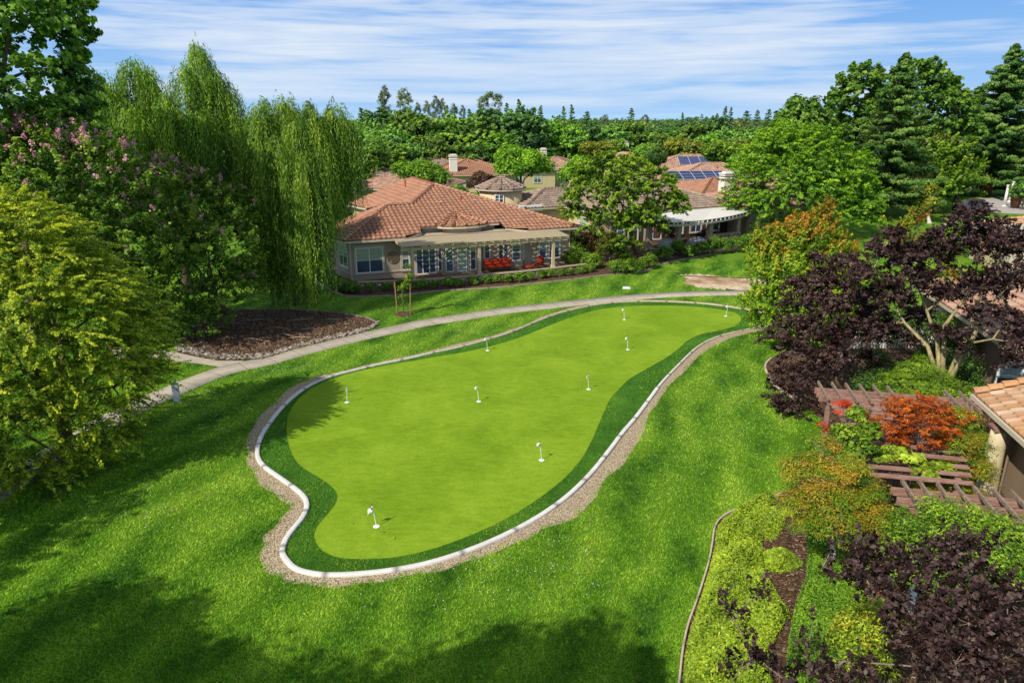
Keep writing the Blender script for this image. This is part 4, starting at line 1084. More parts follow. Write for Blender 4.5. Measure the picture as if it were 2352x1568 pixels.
bg_house('red tiled house with tall white chimney on its front slope', 1006, 403, 12.5, 14, 14, T_RED, chim=(2.9, 1.2, 1.3, 6.2), wing=(-1, 3.5, 15, 12))
bg_house('tiled house behind the bright green tree, white chimney at its right', 1170, 391, 9, 15, 16, T_PNK, chim=(9.6, 9, 1.1, 6.6), ze=3.3)
bg_house('distant tiled roof left of the middle tree, cream wall under it', 1222, 383, 8, 12, -8, T_PNK, ze=3.6)
bg_house('small distant tiled roof peeping out above the middle tree', 1313, 364, 14, 14, 8, T_PNK, ze=3.4, chim=(15, 6, 1.5, 7.0))
bg_house('tiled roof right behind the middle tree, half hidden by foliage', 1428, 372, 9, 12, 20, T_PNK, ze=3.4)
bg_house('pink tiled house with a small block of four solar panels', 1497, 388, 17, 13, -4, T_PNK, solar=(5.6, 1.2, 4, 4, 2.1))
bg_house('wide pink tiled house with a long double row of solar panels', 1540, 423, 17, 14, 4, T_PNK, solar=(.4, .6, 7, 3, 1.75), wing=(7.5, -3.6, 9, 9), ze=3.2)
bg_house('tiled house with broad cream chimney right of the white patio cover', 1610, 456, 12, 10, 20, T_RED, chim=(3.1, -.6, 1.55, 5.9))
bg_house('cream house partly hidden behind the bright green trees at right', 1694, 480, 12, 9, 22, T_PNK)
bg_house('far two storey house, only its roof above the tree line', 1728, 314, 16, 12, 5, T_PNK, ze=6.0)
# ---------------------------------------------------------------- right hand house with pergolas
a3_ = math.radians(-12.3); e3 = Vector((math.cos(a3_), math.sin(a3_), 0)); v3 = Vector((-math.sin(a3_), math.cos(a3_), 0))
h3 = empty('garden_house', Vector((19, 21, 0)), 'brown stucco house with tan tiled roof cut off by the right edge', 'house')
ER = G(2240, 906, 2.9)                           # far left corner of the low roof
def u3(a, b_, z): return Vector((ER.x, ER.y, 0))+e3*a+v3*b_+ZUP*z
polyR = [u3(0, 0, 2.9), u3(0, -9, 2.9), u3(5.5, -9, 2.9+5.5*.36), u3(5.5, 0, 2.9+5.5*.36)]
rR = build_roof(h3, [polyR, [u3(5.5, -9, 2.9+5.5*.36), u3(11, -9, 2.9), u3(11, 0, 2.9), u3(5.5, 0, 2.9+5.5*.36)]], [(u3(0, 0, 2.92), u3(5.5, 0, 2.92+5.5*.36)), (u3(5.5, 0, 4.9), u3(5.5, -9, 4.9))], [(u3(-.05, .1, 2.9), u3(-.05, -9, 2.9))], T_TAN, course=.40, tw=.30, amp=.05, lift=.05, split=True, gut=M['greygut'] if 'greygut' in M else M['gutter'])
b = MB(); b.prism([tuple(p) for p in (u3(.75, -8.6, 0), u3(10, -8.6, 0), u3(10, -.3, 0), u3(.75, -.3, 0))], 0, 2.85)
b.add([tuple(u3(.75, -.3, 2.85)), tuple(u3(10, -.3, 2.85)), tuple(u3(5.5, -.3, 4.7))], [(0, 1, 2)]); b.build('wall', M['brown'], h3)
b = MB(); b.box(u3(.68, -4.3, 1.2), (.12, 1.1, 2.3), e3); b.build('door_frame', M['white'], h3)
b = MB(); b.tube([u3(.66, -1.6, .0), u3(.66, -1.6, 2.7)], .04, 6); b.build('downspout', M['brown'], h3)
# taller block behind
pC, rC, eC, wC, PC, _, _ = hip_geo(u3(4.0, 5.6, 0), a3_, 16, 12, 3.0, .30, .6)
build_roof(h3, pC, rC, eC, T_PNK, name='main_roof', course=.40, tw=.32, amp=.05)
b = MB(); b.prism([tuple(p) for p in wC], 0, 2.92); b.build('main_wall', M['brown'], h3)
p0 = on_plane(2281, 890, PC(0, 0, 0), v3); p1 = on_plane(2352, 836, PC(0, 0, 0), v3); ua = (p0-PC(0, 0, 0)).dot(e3)
window(h3, PC(0, 0, 0), e3, -v3, ua, ua+1.9, p0.z, p1.z+.05, div=2, blind=.6, trim=False, blindmat=M['shade'])
window(h3, PC(0, 13, 0), -v3, -e3, 7, 8.6, .9, 2.3, div=2, blind=.5); window(h3, PC(0, 13, 0), -v3, -e3, 3, 4.6, .9, 2.3, div=2, blind=.5)
h4 = bg_house('cream house with pinkish tiles at the right edge behind the purple tree', 2325, 546, 14, 7, -12, T_TAN, ze=3.0); del h4['group']
c = G(2348, 552, 2.0); cx = WP(2360, 560, 50); chimney(h4, (cx.x, cx.y), 2.6, 1.6, 0, cx.z+1.1, e3, M['trim'])
# stucco column
c = G(2262, 1133); c.z = 0; r = empty('garden_column', c, 'tapering cream stucco column under the pergola beside the brown wall', 'column')
b = MB(); b.lathe(c, [(.34, 0), (.32, .3), (.29, 1.0), (.265, 1.8), (.245, 2.36)], 26); b.build('shaft', M['column'], r, True)
b = MB(); b.box(c+ZUP*2.41, (.5, .5, .1), e3); b.box(c+ZUP*2.49, (.6, .34, .07), e3); b.build('capital', M['redwood'], r)
# pergolas
def board(b, p, q, w, h):
    b.bar(p, q, w, h)
pg1 = empty('arched_pergola', G(2080, 1000), 'weathered red board pergola half covered by maple leaves and vine', 'pergola')
o1 = G(1988, 1085, 2.45); o1.z = 0
def p1(a, b_, z): return o1+e3*a+v3*b_+ZUP*z
rr = random.Random(8)
b = MB()
for i in range(13):
    y = i*.40; z = 2.42+.30*math.sin(min(1, i/12)*PI*.8); L0 = -.1-.12*math.sin(i*.5); L1_ = 2.75+.3*math.sin(i*.3)
    b.bar(p1(L0, y, z+rr.uniform(-.02, .02)), p1(L1_, y, z+rr.uniform(-.02, .02)), .19, .05)
b.build('curved_slats', M['redwood'], pg1)
for i in range(3): b = MB(); b.bar(p1(-.3, 5.1+i*.36, 2.65), p1(6.8, 5.1+i*.36, 2.65), .07, .22); b.build('beam', M['redwood'], pg1)
for i in range(15):
    x = -.1+i*.47
    if 5 < i < 9: continue
    b = MB(); b.bar(p1(x, 4.65, 2.80), p1(x, 6.35, 2.80), .06, .11); b.build('rafter', M['greywood'], pg1)
for (x, y) in ((.1, .3), (2.5, .3), (.1, 5.3), (3.6, 5.3)):
    b = MB(); b.box(p1(x, y, 1.2), (.14, .14, 2.4), e3); b.build('post', M['redwood'], pg1)
pg2 = empty('rafter_pergola', G(2200, 1160), 'weathered red pergola with slanting cross rafters, nearest the right edge', 'pergola')
o2 = G(2046, 1123, 2.55); o2.z = 0
def p2(a, b_, z): return o2+e3*a+v3*b_+ZUP*z
for i in range(4): b = MB(); b.bar(p2(0-.0*i, -i*.52, 2.5), p2(7.2, -i*.52, 2.5), .07, .22); b.build('beam', M['redwood'], pg2)
for i in range(15): x = .35+i*.44; b = MB(); b.bar(p2(x, .35, 2.68), p2(x, -2.0, 2.68), .065, .10); b.build('rafter', M['greywood'], pg2)
for (x, y) in ((.3, -.3), (3.6, -1.8), (.3, -1.8)):
    b = MB(); b.box(p2(x, y, 1.2), (.16, .16, 2.4), e3); b.build('post', M['white' if x < 1 else 'redwood'], pg2)
# white picket fence behind the purple tree
f0 = G(1955, 800); f1 = G(2160, 800); fd = (f1-f0); fl = fd.length; fd.normalize()
fr = empty('picket_fence', (f0+f1)/2, 'white picket fence glimpsed between the purple tree trunks', 'fence')
b = MB()
for i in range(int(fl/.16)):
    p = f0+fd*i*.16; b.box(p+ZUP*.6, (.09, .03, 1.2), fd)
b.build('pickets', M['white'], fr)
n_ = Vector((-fd.y, fd.x, 0))
for z in (.3, 1.0): b = MB(); b.bar(f0+n_*.036+ZUP*z, f1+n_*.036+ZUP*z, .03, .08); b.build('rail', M['white'], fr)
# plaza columns and pots (park in the far right)
for i, (px, py, lab) in enumerate(((2192, 449, 'white column at the left side of the round plaza'), (2306, 474, 'white column on the near edge of the plaza by the pot'), (2318, 464, 'white column just right of and behind the near plaza column'))):
    c = G(px, py); r = empty('white_column', c, lab, 'column'); hh = 3.1
    b = MB(); b.lathe(c, [(.20, .2), (.19, 1.5), (.165, hh-.3)], 16); b.build('shaft', M['white'], r, True)
    b = MB(); b.lathe(c, [(.30, 0), (.30, .1), (.24, .2)], 16); b.build('base', M['white'], r)
    b = MB(); b.lathe(c+ZUP*(hh-.3), [(.18, 0), (.24, .15), (.24, .3)], 16); b.build('capital', M['white'], r)
c = G(2330, 478); r = empty('plant_pot', c, 'tall brown plant pot on the plaza beside the white columns', 'pot')
b = MB(); b.lathe(c, [(.42, 0), (.58, .4), (.68, 1.0), (.74, 1.5), (.78, 1.62)], 18); b.build('pot_body', M['pot'], r, True)
b = MB(); b.lathe(c+ZUP*1.58, [(.74, 0), (.82, .03), (.82, .12), (.7, .12)], 18); b.build('pot_rim', M['pot'], r)
# ================================================================ vegetation
HZ = 0  # share of painted haze in the leaf colours of far trees
def unit(a): return a/np.maximum(1e-9, np.linalg.norm(a, axis=-1, keepdims=True))
def leaf_arrays(c, n, d, L, Wd, col):
    "rhombic leaves folded a little along the midrib"
    d = unit(d-n*(d*n).sum(1, keepdims=True)); w = np.cross(n, d)
    L = L[:, None]; Wd = Wd[:, None]
    V = np.stack([c-d*L*.5, c+w*Wd*.5+n*Wd*.15, c+d*L*.5, c-w*Wd*.5+n*Wd*.15], 1).reshape(-1, 3)
    return V, np.repeat(col, 4, 0)
def crown_arrays(lobes, ncl, crad, nl, L, wr, pal, seed, flat=.75, up=.45, rand=.8, hang=0.0, inner=.25, hcol=None, spray=0.0, sup=.2, sdroop=.25):
    """lobes: list of (x,y,z,rx,ry,rz). pal: dark, mid, light leaf colours. returns leaves and clump centres"""
    r = np.random.default_rng(seed)
    Lb = np.array([l[:6] for l in lobes], float)
    wt = (Lb[:, 3]*Lb[:, 4]*Lb[:, 5])**(2/3); k = r.choice(len(Lb), ncl*2, p=wt/wt.sum())
    u = unit(r.normal(size=(len(k), 3))); u[:, 2] = np.where(u[:, 2] < -.35, -u[:, 2], u[:, 2]); u = unit(u)
    rad = np.where(r.random(len(k)) < inner, r.uniform(.25, .75, len(k)), r.uniform(.78, 1.04, len(k)))
    C = Lb[k, :3]+u*Lb[k, 3:6]*rad[:, None]
    keep = np.ones(len(k), bool)
    for i, l in enumerate(Lb):
        q = (((C-l[:3])/l[3:6])**2).sum(1); keep &= ~((q < .55) & (k != i))
    C = C[keep][:ncl]; u = u[keep][:ncl]; rad = rad[keep][:ncl]; n = len(C)
    ctint = r.normal(0, .20, n)
    cr = crad*r.uniform(.6, 1.35, n)
    m = (nl*r.uniform(.6, 1.4, n)).astype(int); idx = np.repeat(np.arange(n), m); N = len(idx)
    off = r.normal(size=(N, 3)); off = unit(off)*(r.random((N, 1))**.45); off[:, 2] *= flat
    P = C[idx]+off*cr[idx][:, None]
    if spray:
        dr = unit(u*np.array([1, 1, .7])+np.array([0, 0, sup])+r.normal(0, .38, (n, 3))); t = r.random(N)**.8
        ln = spray*r.uniform(.5, 1.5, n)
        P = C[idx]+dr[idx]*((t-.35)*ln[idx])[:, None]+off*(cr[idx]*(1.05-.85*t))[:, None]; P[:, 2] -= sdroop*ln[idx]*t*t
    if hang: P[:, 2] -= hang*(off[:, :2]**2).sum(1)*cr[idx]
    nrm = unit(u[idx]*.55+unit(off)*.35+np.array([0, 0, up])+r.normal(size=(N, 3))*rand*.5)
    d = unit(r.normal(size=(N, 3))+unit(off)*.7+np.array([0, 0, -.3]))
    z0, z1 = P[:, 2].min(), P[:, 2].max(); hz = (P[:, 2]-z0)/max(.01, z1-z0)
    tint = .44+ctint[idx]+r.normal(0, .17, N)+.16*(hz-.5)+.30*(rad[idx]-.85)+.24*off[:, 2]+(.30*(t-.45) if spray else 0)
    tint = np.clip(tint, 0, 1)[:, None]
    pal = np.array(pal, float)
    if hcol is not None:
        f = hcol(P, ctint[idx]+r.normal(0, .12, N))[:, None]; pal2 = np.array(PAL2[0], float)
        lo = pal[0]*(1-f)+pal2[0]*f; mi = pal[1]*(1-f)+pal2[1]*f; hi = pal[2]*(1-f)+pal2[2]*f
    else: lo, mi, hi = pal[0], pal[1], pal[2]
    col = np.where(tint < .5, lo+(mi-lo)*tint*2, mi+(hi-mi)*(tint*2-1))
    if HZ: col = col*(1-HZ)*1.35+np.array([.055, .095, .14])*HZ  # distance haze blended into the leaf colours
    Ls = L*r.uniform(.5, 1.45, N)
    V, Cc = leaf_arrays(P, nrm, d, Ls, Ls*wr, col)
    return V, Cc, C
PAL2 = [None]
def limbs(b, base, top, lobes, r0, col, seed, clumps=None, twigs=0, fork=.45, nmain=5):
    "trunk, limbs to the lobes and twigs to the clumps"
    rr = random.Random(seed); base = Vector(base); top = Vector(top)
    mid = base+(top-base)*fork+Vector((rr.uniform(-.1, .1), rr.uniform(-.1, .1), 0))*(top-base).length*.3
    b.tube([base-ZUP*.05, base+(mid-base)*.06, base+(mid-base)*.4, mid], [r0*1.6, r0*1.15, r0*.95, r0*.8], 10, col=col)
    ends = []
    order = sorted(lobes, key=lambda l: -l[3]*l[5]); main = order[:nmain]
    for l in main:
        e = Vector(l[:3]); k = (e-mid)
        p1 = mid+k*.35+Vector((rr.uniform(-.1, .1), rr.uniform(-.1, .1), .12))*k.length; p2 = mid+k*.7+Vector((rr.uniform(-.06, .06), rr.uniform(-.06, .06), .05))*k.length
        e2_ = e+Vector((0, 0, l[5]*.35))
        b.tube([mid-(mid-base)*.03, p1, p2, e2_], [r0*.55, r0*.4, r0*.26, r0*.1], 6, False, col=col); ends.append((p1, p2, e2_))
    for l in order[nmain:]:
        e = Vector(l[:3]); st = min((p for t in ends for p in t), key=lambda p: (p-e).length+max(0, (p.z-e.z))*.8)
        k = e-st; m1 = st+k*.5+Vector((rr.uniform(-.1, .1), rr.uniform(-.1, .1), .1))*k.length
        b.tube([st, m1, e], [r0*.24, r0*.15, r0*.05], 5, False, col=col); ends.append((st, m1, e))
    if clumps is not None and twigs and len(clumps):
        for i in range(twigs):
            c = Vector(clumps[rr.randrange(len(clumps))]); best = min((p for t in ends for p in t), key=lambda p: (p-c).length)
            m_ = (best+c)/2+Vector((rr.uniform(-.1, .1),)*3)*(c-best).length
            b.tube([best, m_, c], [r0*.13, r0*.08, r0*.03], 4, False, col=col)
BARK = (.17, .125, .085); BARKG = (.22, .19, .15)
def tree(name, label, cat, base, lobes, pal, seed, ncl=260, crad=.7, nl=60, L=.14, wr=.5, mat='leaf', r0=.22, bark=BARK, twigs=40, group=None, fork=.45, trunk_top=None, crown_name='crown', **kw):
    "lobes in world coordinates"
    base = Vector(base); root = empty(name, base, label, cat, group)
    V, C, cl = crown_arrays(lobes, ncl, crad, nl, L, wr, pal, seed, **kw)
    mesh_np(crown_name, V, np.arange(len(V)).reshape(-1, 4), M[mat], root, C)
    if r0:
        b = MB(); top = trunk_top or Vector((sum(l[0] for l in lobes)/len(lobes), sum(l[1] for l in lobes)/len(lobes), sum(l[2] for l in lobes)/len(lobes)))
        limbs(b, base, top, lobes, r0, bark, seed, cl, twigs, fork); b.build('trunk', M['bark'], root, True)
    return root, cl
def lob(px, py, Y, rx, ry=None, rz=None):
    p = WP(px, py, Y); ry = ry or rx; rz = rz or rx*.8; return (p.x, p.y, p.z, rx, ry, rz)
# palettes (dark, mid, light)
P_DG = [(.007, .022, .004), (.026, .070, .012), (.075, .145, .026)]
P_SYC = [(.010, .032, .006), (.046, .112, .016), (.140, .235, .040)]
P_YG = [(.016, .036, .004), (.084, .133, .009), (.260, .290, .024)]
P_MYR = [(.009, .026, .003), (.046, .105, .011), (.145, .215, .026)]
P_BRT = [(.014, .042, .004), (.062, .145, .009), (.160, .270, .018)]
P_MID = [(.010, .030, .004), (.055, .110, .009), (.150, .220, .022)]
P_OLV = [(.020, .035, .006), (.085, .115, .012), (.190, .205, .030)]
P_RW = [(.008, .026, .010), (.030, .078, .024), (.085, .150, .050)]
P_PUR = [(.008, .003, .003), (.032, .015, .014), (.100, .063, .056)]
P_ORG = [(.045, .022, .005), (.155, .068, .012), (.27, .14, .03)]
P_MAP = [(.020, .055, .005), (.085, .160, .010), (.22, .29, .022)]
P_RED = [(.070, .014, .003), (.22, .050, .007), (.36, .120, .018)]
P_OLO = [(.035, .028, .004), (.115, .075, .008), (.22, .15, .018)]
P_GC = [(.020, .045, .005), (.110, .180, .014), (.28, .35, .038)]
P_HDG = [(.012, .045, .005), (.062, .145, .010), (.16, .27, .022)]
P_BOX = [(.010, .032, .004), (.045, .110, .010), (.14, .23, .024)]
P_LAU = [(.012, .042, .005), (.056, .120, .010), (.16, .24, .024)]
P_WIL = [(.012, .038, .005), (.066, .140, .016), (.190, .280, .040)]
P_EUC = [(.020, .035, .018), (.06, .088, .045), (.12, .155, .085)]
# ---- 1 sycamore at the far left
tree('sycamore_tree', 'tall dark sycamore at the far left edge, cut by the frame top', 'tree', (-27, 37, 0),
     [lob(40, 60, 35, 3.2), lob(-40, 130, 36, 4), lob(90, 170, 36, 2.4), lob(30, 230, 35, 3.4), lob(120, 250, 37, 2.0), lob(-80, 300, 35, 4), lob(60, 330, 36, 3.2), lob(10, -10, 37, 2.8)],
     P_SYC, 21, ncl=720, crad=.5, nl=55, L=.26, wr=.8, r0=.4, rand=1.0, inner=.25, spray=.9, sup=.3)
# ---- 2 willows
def willow(label, base, heads, nst, seed, zmin, pal, L=.24, W_=.052, step=.13):
    """heads: (x, y, z, radius): every head is a fountain of hanging strands"""
    r = np.random.default_rng(seed); root = empty('weeping_willow', base, label, 'tree')
    allP = []; allN = []; allD = []; allC = []; pal = np.array(pal)
    wt = np.array([h[3]**2 for h in heads]); wt = wt/wt.sum()
    for hi, h in enumerate(heads):
        hx, hy, hz, R = h[:4]; zlow = h[4] if len(h) > 4 else zmin
        ntr = max(8, int(nst*wt[hi]/14))
        for t in range(ntr):            # a tress: strands hanging together
            az = r.uniform(0, 2*PI); rad = R*math.sqrt(r.uniform(.03, 1)); tz = hz-(rad/R)**2*R*.55+r.normal(0, .25)
            tint = r.normal(0, .22); low = zlow+(hz-zlow)*abs(r.normal(0, .36))
            for s in range(14):
                a = az+r.normal(0, .26/max(.6, rad)); q = max(.05, rad+r.normal(0, .17)); z0 = tz+r.normal(0, .28)
                l_end = max(zlow-.2, low+r.normal(0, .7)); ln = z0-l_end
                if ln < .6: ln = .6+r.random()
                n = int(ln/step); tt = np.arange(n)/n
                ox, oy = math.cos(a), math.sin(a); sw = r.normal(0, .22); ph = r.uniform(0, 6.28)
                out = .35*(1-np.exp(-tt*ln*1.2))                 # arches outwards then hangs
                start_in = min(.9, q*.5)
                rise = .30*np.exp(-((tt*ln-.25)/.35)**2)
                rr_ = q-start_in*np.exp(-tt*ln*1.6)+out*.5
                x = hx+ox*rr_+sw*tt*tt*.8+.05*np.sin(tt*9+ph); y = hy+oy*rr_+.05*np.cos(tt*8+ph)+r.normal(0, .1)*tt
                z = z0+rise-tt*ln
                P = np.stack([x, y, z], 1); 
                D = np.gradient(P, axis=0) if n > 1 else np.array([[0, 0, -1.]])
                P = P+r.normal(0, .045, P.shape)
                nn = np.stack([np.full(n, ox), np.full(n, oy), np.full(n, .35)], 1)+r.normal(0, .6, (n, 3))
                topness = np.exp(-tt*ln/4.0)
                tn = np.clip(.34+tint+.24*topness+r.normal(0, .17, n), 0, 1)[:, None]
                c = np.where(tn < .5, pal[0]+(pal[1]-pal[0])*tn*2, pal[1]+(pal[2]-pal[1])*(tn*2-1))
                allP.append(P); allN.append(nn); allD.append(D+r.normal(0, .22*step, D.shape)); allC.append(c)
    P = np.concatenate(allP); Nn = unit(np.concatenate(allN)); D = unit(np.concatenate(allD)); C = np.concatenate(allC)
    Ls = L*r.uniform(.7, 1.5, len(P)); V, Cc = leaf_arrays(P, Nn, D, Ls, np.full(len(P), W_)*r.uniform(.7, 1.3, len(P)), C)
    mesh_np('crown', V, np.arange(len(V)).reshape(-1, 4), M['leaf'], root, Cc)
    b = MB(); limbs(b, base, (base[0], base[1], max(h[2] for h in heads)*.6), [(h[0], h[1], h[2]-.8, h[3], h[3], .5) for h in heads], .36, (.10, .08, .055), seed); b.build('trunk', M['bark'], root, True)
    print('willow leaves', len(P)); return root
def hd(px, py, Y, R, low=None):
    p = WP(px, py, Y); return (p.x, p.y, p.z, R) if low is None else (p.x, p.y, p.z, R, WP(px, low, Y).z)
willow('nearer weeping willow whose strands almost touch the mulch bed, beside the taupe house', (-14.6, 45.5, 0),
       [hd(600, 262, 44, 1.25, 470), hd(655, 245, 45, 1.4, 520), hd(715, 270, 44, 1.5, 540), hd(770, 265, 45, 1.4, 470), hd(805, 310, 45, 1.0, 440), hd(590, 330, 43, 1.2, 520), hd(640, 340, 42.5, 1.5, 690), hd(695, 380, 42.5, 1.5, 700), hd(735, 350, 43.5, 1.1, 560), hd(640, 480, 42.5, 1.3, 705), hd(780, 390, 45, .8, 500), hd(680, 300, 43.5, 1.4, 640)],
       4300, 31, .3, P_WIL)
willow('taller weeping willow standing behind and left of the nearer one', (-23.5, 48.5, 0),
       [hd(452, 122, 47, 1.35, 330), hd(420, 170, 46, 1.2, 380), hd(495, 185, 47, 1.5, 400), hd(528, 230, 47, 1.2, 430), hd(300, 160, 46, 1.5, 360), hd(345, 185, 46, 1.3, 400), hd(250, 215, 45, 1.5, 400), hd(385, 240, 45, 1.5, 440), hd(300, 265, 44.5, 1.6, 440), hd(450, 270, 45, 1.7, 460), hd(510, 330, 45, 1.5, 480), hd(230, 290, 45, 1.2, 420), hd(390, 330, 44.5, 1.5, 460)],
       4300, 32, 5.5, P_WIL)
willow('dark willow in shade between the sycamore and the tall willow', (-28.5, 49, 0),
       [hd(190, 185, 49, 1.4, 380), hd(160, 240, 48, 1.5, 400), hd(225, 200, 50, 1.4, 380)], 900, 33, 6, P_DG)
# ---- 3 crape myrtles with pink panicles
def myrtle(label, base, lobes, seed, ncl, nfl, flow_pal=((.42, .14, .19), (.74, .38, .43), (.90, .62, .64)), L=.14, fl=.10, top=.0, **kw):
    root, cl = tree('crape_myrtle', label, 'tree', base, lobes, P_MYR, seed, ncl=int(ncl*1.25), crad=.36, nl=64, L=L*1.05, wr=.6, r0=.16, up=.6, spray=L*7.5, sup=.7, sdroop=.1, **kw)
    r = np.random.default_rng(seed+1); cl = np.array(cl); w = np.exp(1.7*(cl[:, 2]-cl[:, 2].max())/3.2)+.015; pick = r.choice(len(cl), nfl, p=w/w.sum())
    ctr = cl[pick]+unit(r.normal(size=(nfl, 3))+np.array([0, -.5, 1.2]))*r.uniform(.35, .75, (nfl, 1)); m = 34
    idx = np.repeat(np.arange(nfl), m); N = len(idx); hh = r.random(N); ax = unit(r.normal(0, .35, (nfl, 3))+np.array([0, 0, 1]))
    sz = r.uniform(.20, .42, nfl)
    P = ctr[idx]+ax[idx]*(hh*sz[idx])[:, None]+r.normal(size=(N, 3))*(.07*(1.15-hh))[:, None]
    pal = np.array(flow_pal); tn = np.clip(r.normal(.5, .28, N), 0, 1)[:, None]; c = np.where(tn < .5, pal[0]+(pal[1]-pal[0])*tn*2, pal[1]+(pal[2]-pal[1])*(tn*2-1))
    V, Cc = leaf_arrays(P, unit(r.normal(size=(N, 3))+np.array([0, -.3, .5])), unit(r.normal(size=(N, 3))), np.full(N, fl)*r.uniform(.7, 1.4, N), np.full(N, fl*.8), c)
    mesh_np('blossoms', V, np.arange(len(V)).reshape(-1, 4), M['petal'], root, Cc)
myrtle('pink flowering crape myrtle at the left edge below the sycamore', (-20, 35, 0),
       [lob(60, 390, 34, 2.6), lob(180, 400, 34, 2.6), lob(-40, 430, 34, 2.6), lob(280, 450, 35, 2.4), lob(120, 480, 34, 3.2), lob(240, 540, 34, 2.6), lob(320, 590, 35, 2.2)], 41, 620, 240)
myrtle('big rounded crape myrtle with sparse pink flowers before the willows', (-17.5, 41, 0),
       [lob(430, 490, 40, 2.6), lob(500, 500, 41, 2.2), lob(370, 450, 40, 2.4), lob(350, 540, 39, 2.8), lob(470, 570, 39, 3.0), lob(545, 560, 41, 2.0), lob(400, 650, 39, 2.8), lob(500, 660, 40, 2.6), lob(560, 640, 41, 1.6), lob(350, 700, 38, 2.4), lob(440, 730, 38.5, 2.0)], 42, 900, 120, inner=.2)
# ---- 4 yellow green locust in the left foreground
tree('locust_tree', 'large yellow green feathery tree filling the left foreground', 'tree', (-17.3, 24, 0),
     [lob(30, 530, 23, 1.5), lob(30, 600, 22.5, 2.4), lob(160, 665, 23, 1.6), lob(-60, 640, 22, 2.8), lob(240, 715, 24, 1.8), lob(110, 720, 22, 2.6), lob(280, 790, 24, 1.4), lob(20, 820, 21.5, 2.6), lob(190, 850, 22.5, 2.2), lob(310, 860, 24, 1.1), lob(90, 950, 21.5, 2.2), lob(220, 945, 22.5, 1.4), lob(-40, 990, 21, 2.2), lob(130, 1040, 21.5, 1.2), lob(330, 740, 25, .8), lob(255, 1000, 22.5, .8), lob(40, 1090, 21, .9), lob(60, 1000, 21.5, 1.7), lob(150, 960, 22, 1.6), lob(100, 1060, 21, 1.1), lob(200, 900, 22.5, 1.6), lob(260, 890, 23, 1.2), lob(-60, 1060, 20.5, 1.4)],
     P_YG, 51, ncl=3100, crad=.24, nl=120, L=.085, wr=.5, r0=.26, up=.7, rand=.8, flat=.5, inner=.12, twigs=120, spray=1.25, sup=.25, sdroop=.35)
# ---- 5 tree between the two houses
tree('pear_tree', 'round green tree with several stems between the two patio houses', 'tree', G(1462, 585)+Vector((0, .6, 0)),
     [lob(1385, 400, 60, 2.0), lob(1450, 395, 61, 1.7), lob(1350, 450, 60, 2.0), lob(1430, 455, 59, 2.6), lob(1500, 430, 60, 2.0), lob(1535, 475, 60, 1.6), lob(1330, 490, 60, 1.4), lob(1390, 515, 59, 1.9), lob(1470, 510, 58.5, 2.0), lob(1440, 560, 58, 1.1), lob(1500, 520, 59, 1.2), lob(1410, 370, 61, 1.1)],
     P_MID, 61, ncl=800, crad=.34, nl=48, L=.22, wr=.62, r0=.2, twigs=60, rand=1.0, inner=.1, spray=.9, sup=.2)
# ---- 6 right group
tree('pistache_tree', 'broad bright green pistache at right of the patio covers', 'tree', G(1900, 545)+Vector((1, 3, 0)),
     [lob(1790, 370, 76, 3.8), lob(1870, 350, 76, 3.2), lob(1740, 430, 74, 3.0), lob(1830, 430, 73, 4.4), lob(1920, 400, 75, 3.6), lob(1960, 460, 74, 2.8), lob(1880, 480, 72, 3.2), lob(1760, 480, 72, 2.2), lob(1800, 320, 78, 2.2), lob(1710, 465, 73, 1.6), lob(1980, 500, 73, 1.6)],
     P_BRT, 71, ncl=1150, crad=.45, nl=52, L=.30, wr=.45, r0=.3, flat=.5, spray=1.9, sup=.25, sdroop=.3)
tree('sycamore_tree', 'narrow pale green sycamore rising behind the bright green pistache', 'tree', WP(1850, 330, 92)*1.0-Vector((0, 0, WP(1850, 330, 92).z)),
     [lob(1845, 245, 90, 1.6), lob(1835, 275, 90, 2.6), lob(1870, 290, 91, 2.4), lob(1815, 310, 90, 3.0), lob(1860, 330, 90, 4), lob(1905, 320, 91, 2.5)], P_SYC, 72, ncl=260, crad=.8, nl=45, L=.42, wr=.8, r0=.3)
tree('sycamore_tree', 'large lush sycamore behind the middle redwood on the right', 'tree', Vector((58, 104, 0)),
     [lob(1975, 200, 100, 3.4), lob(1950, 245, 100, 3.2), lob(2110, 190, 102, 3.8), lob(2150, 215, 102, 3.0), lob(2070, 250, 103, 4.5), lob(1990, 280, 100, 4), lob(2130, 270, 101, 5), lob(2180, 260, 101, 3.6), lob(1960, 320, 100, 4), lob(2160, 320, 101, 5), lob(2060, 330, 102, 5)], P_SYC, 73, ncl=900, crad=.7, nl=40, L=.46, wr=.8, r0=.5, rand=1.0, spray=1.3, sup=.5, sdroop=.1)
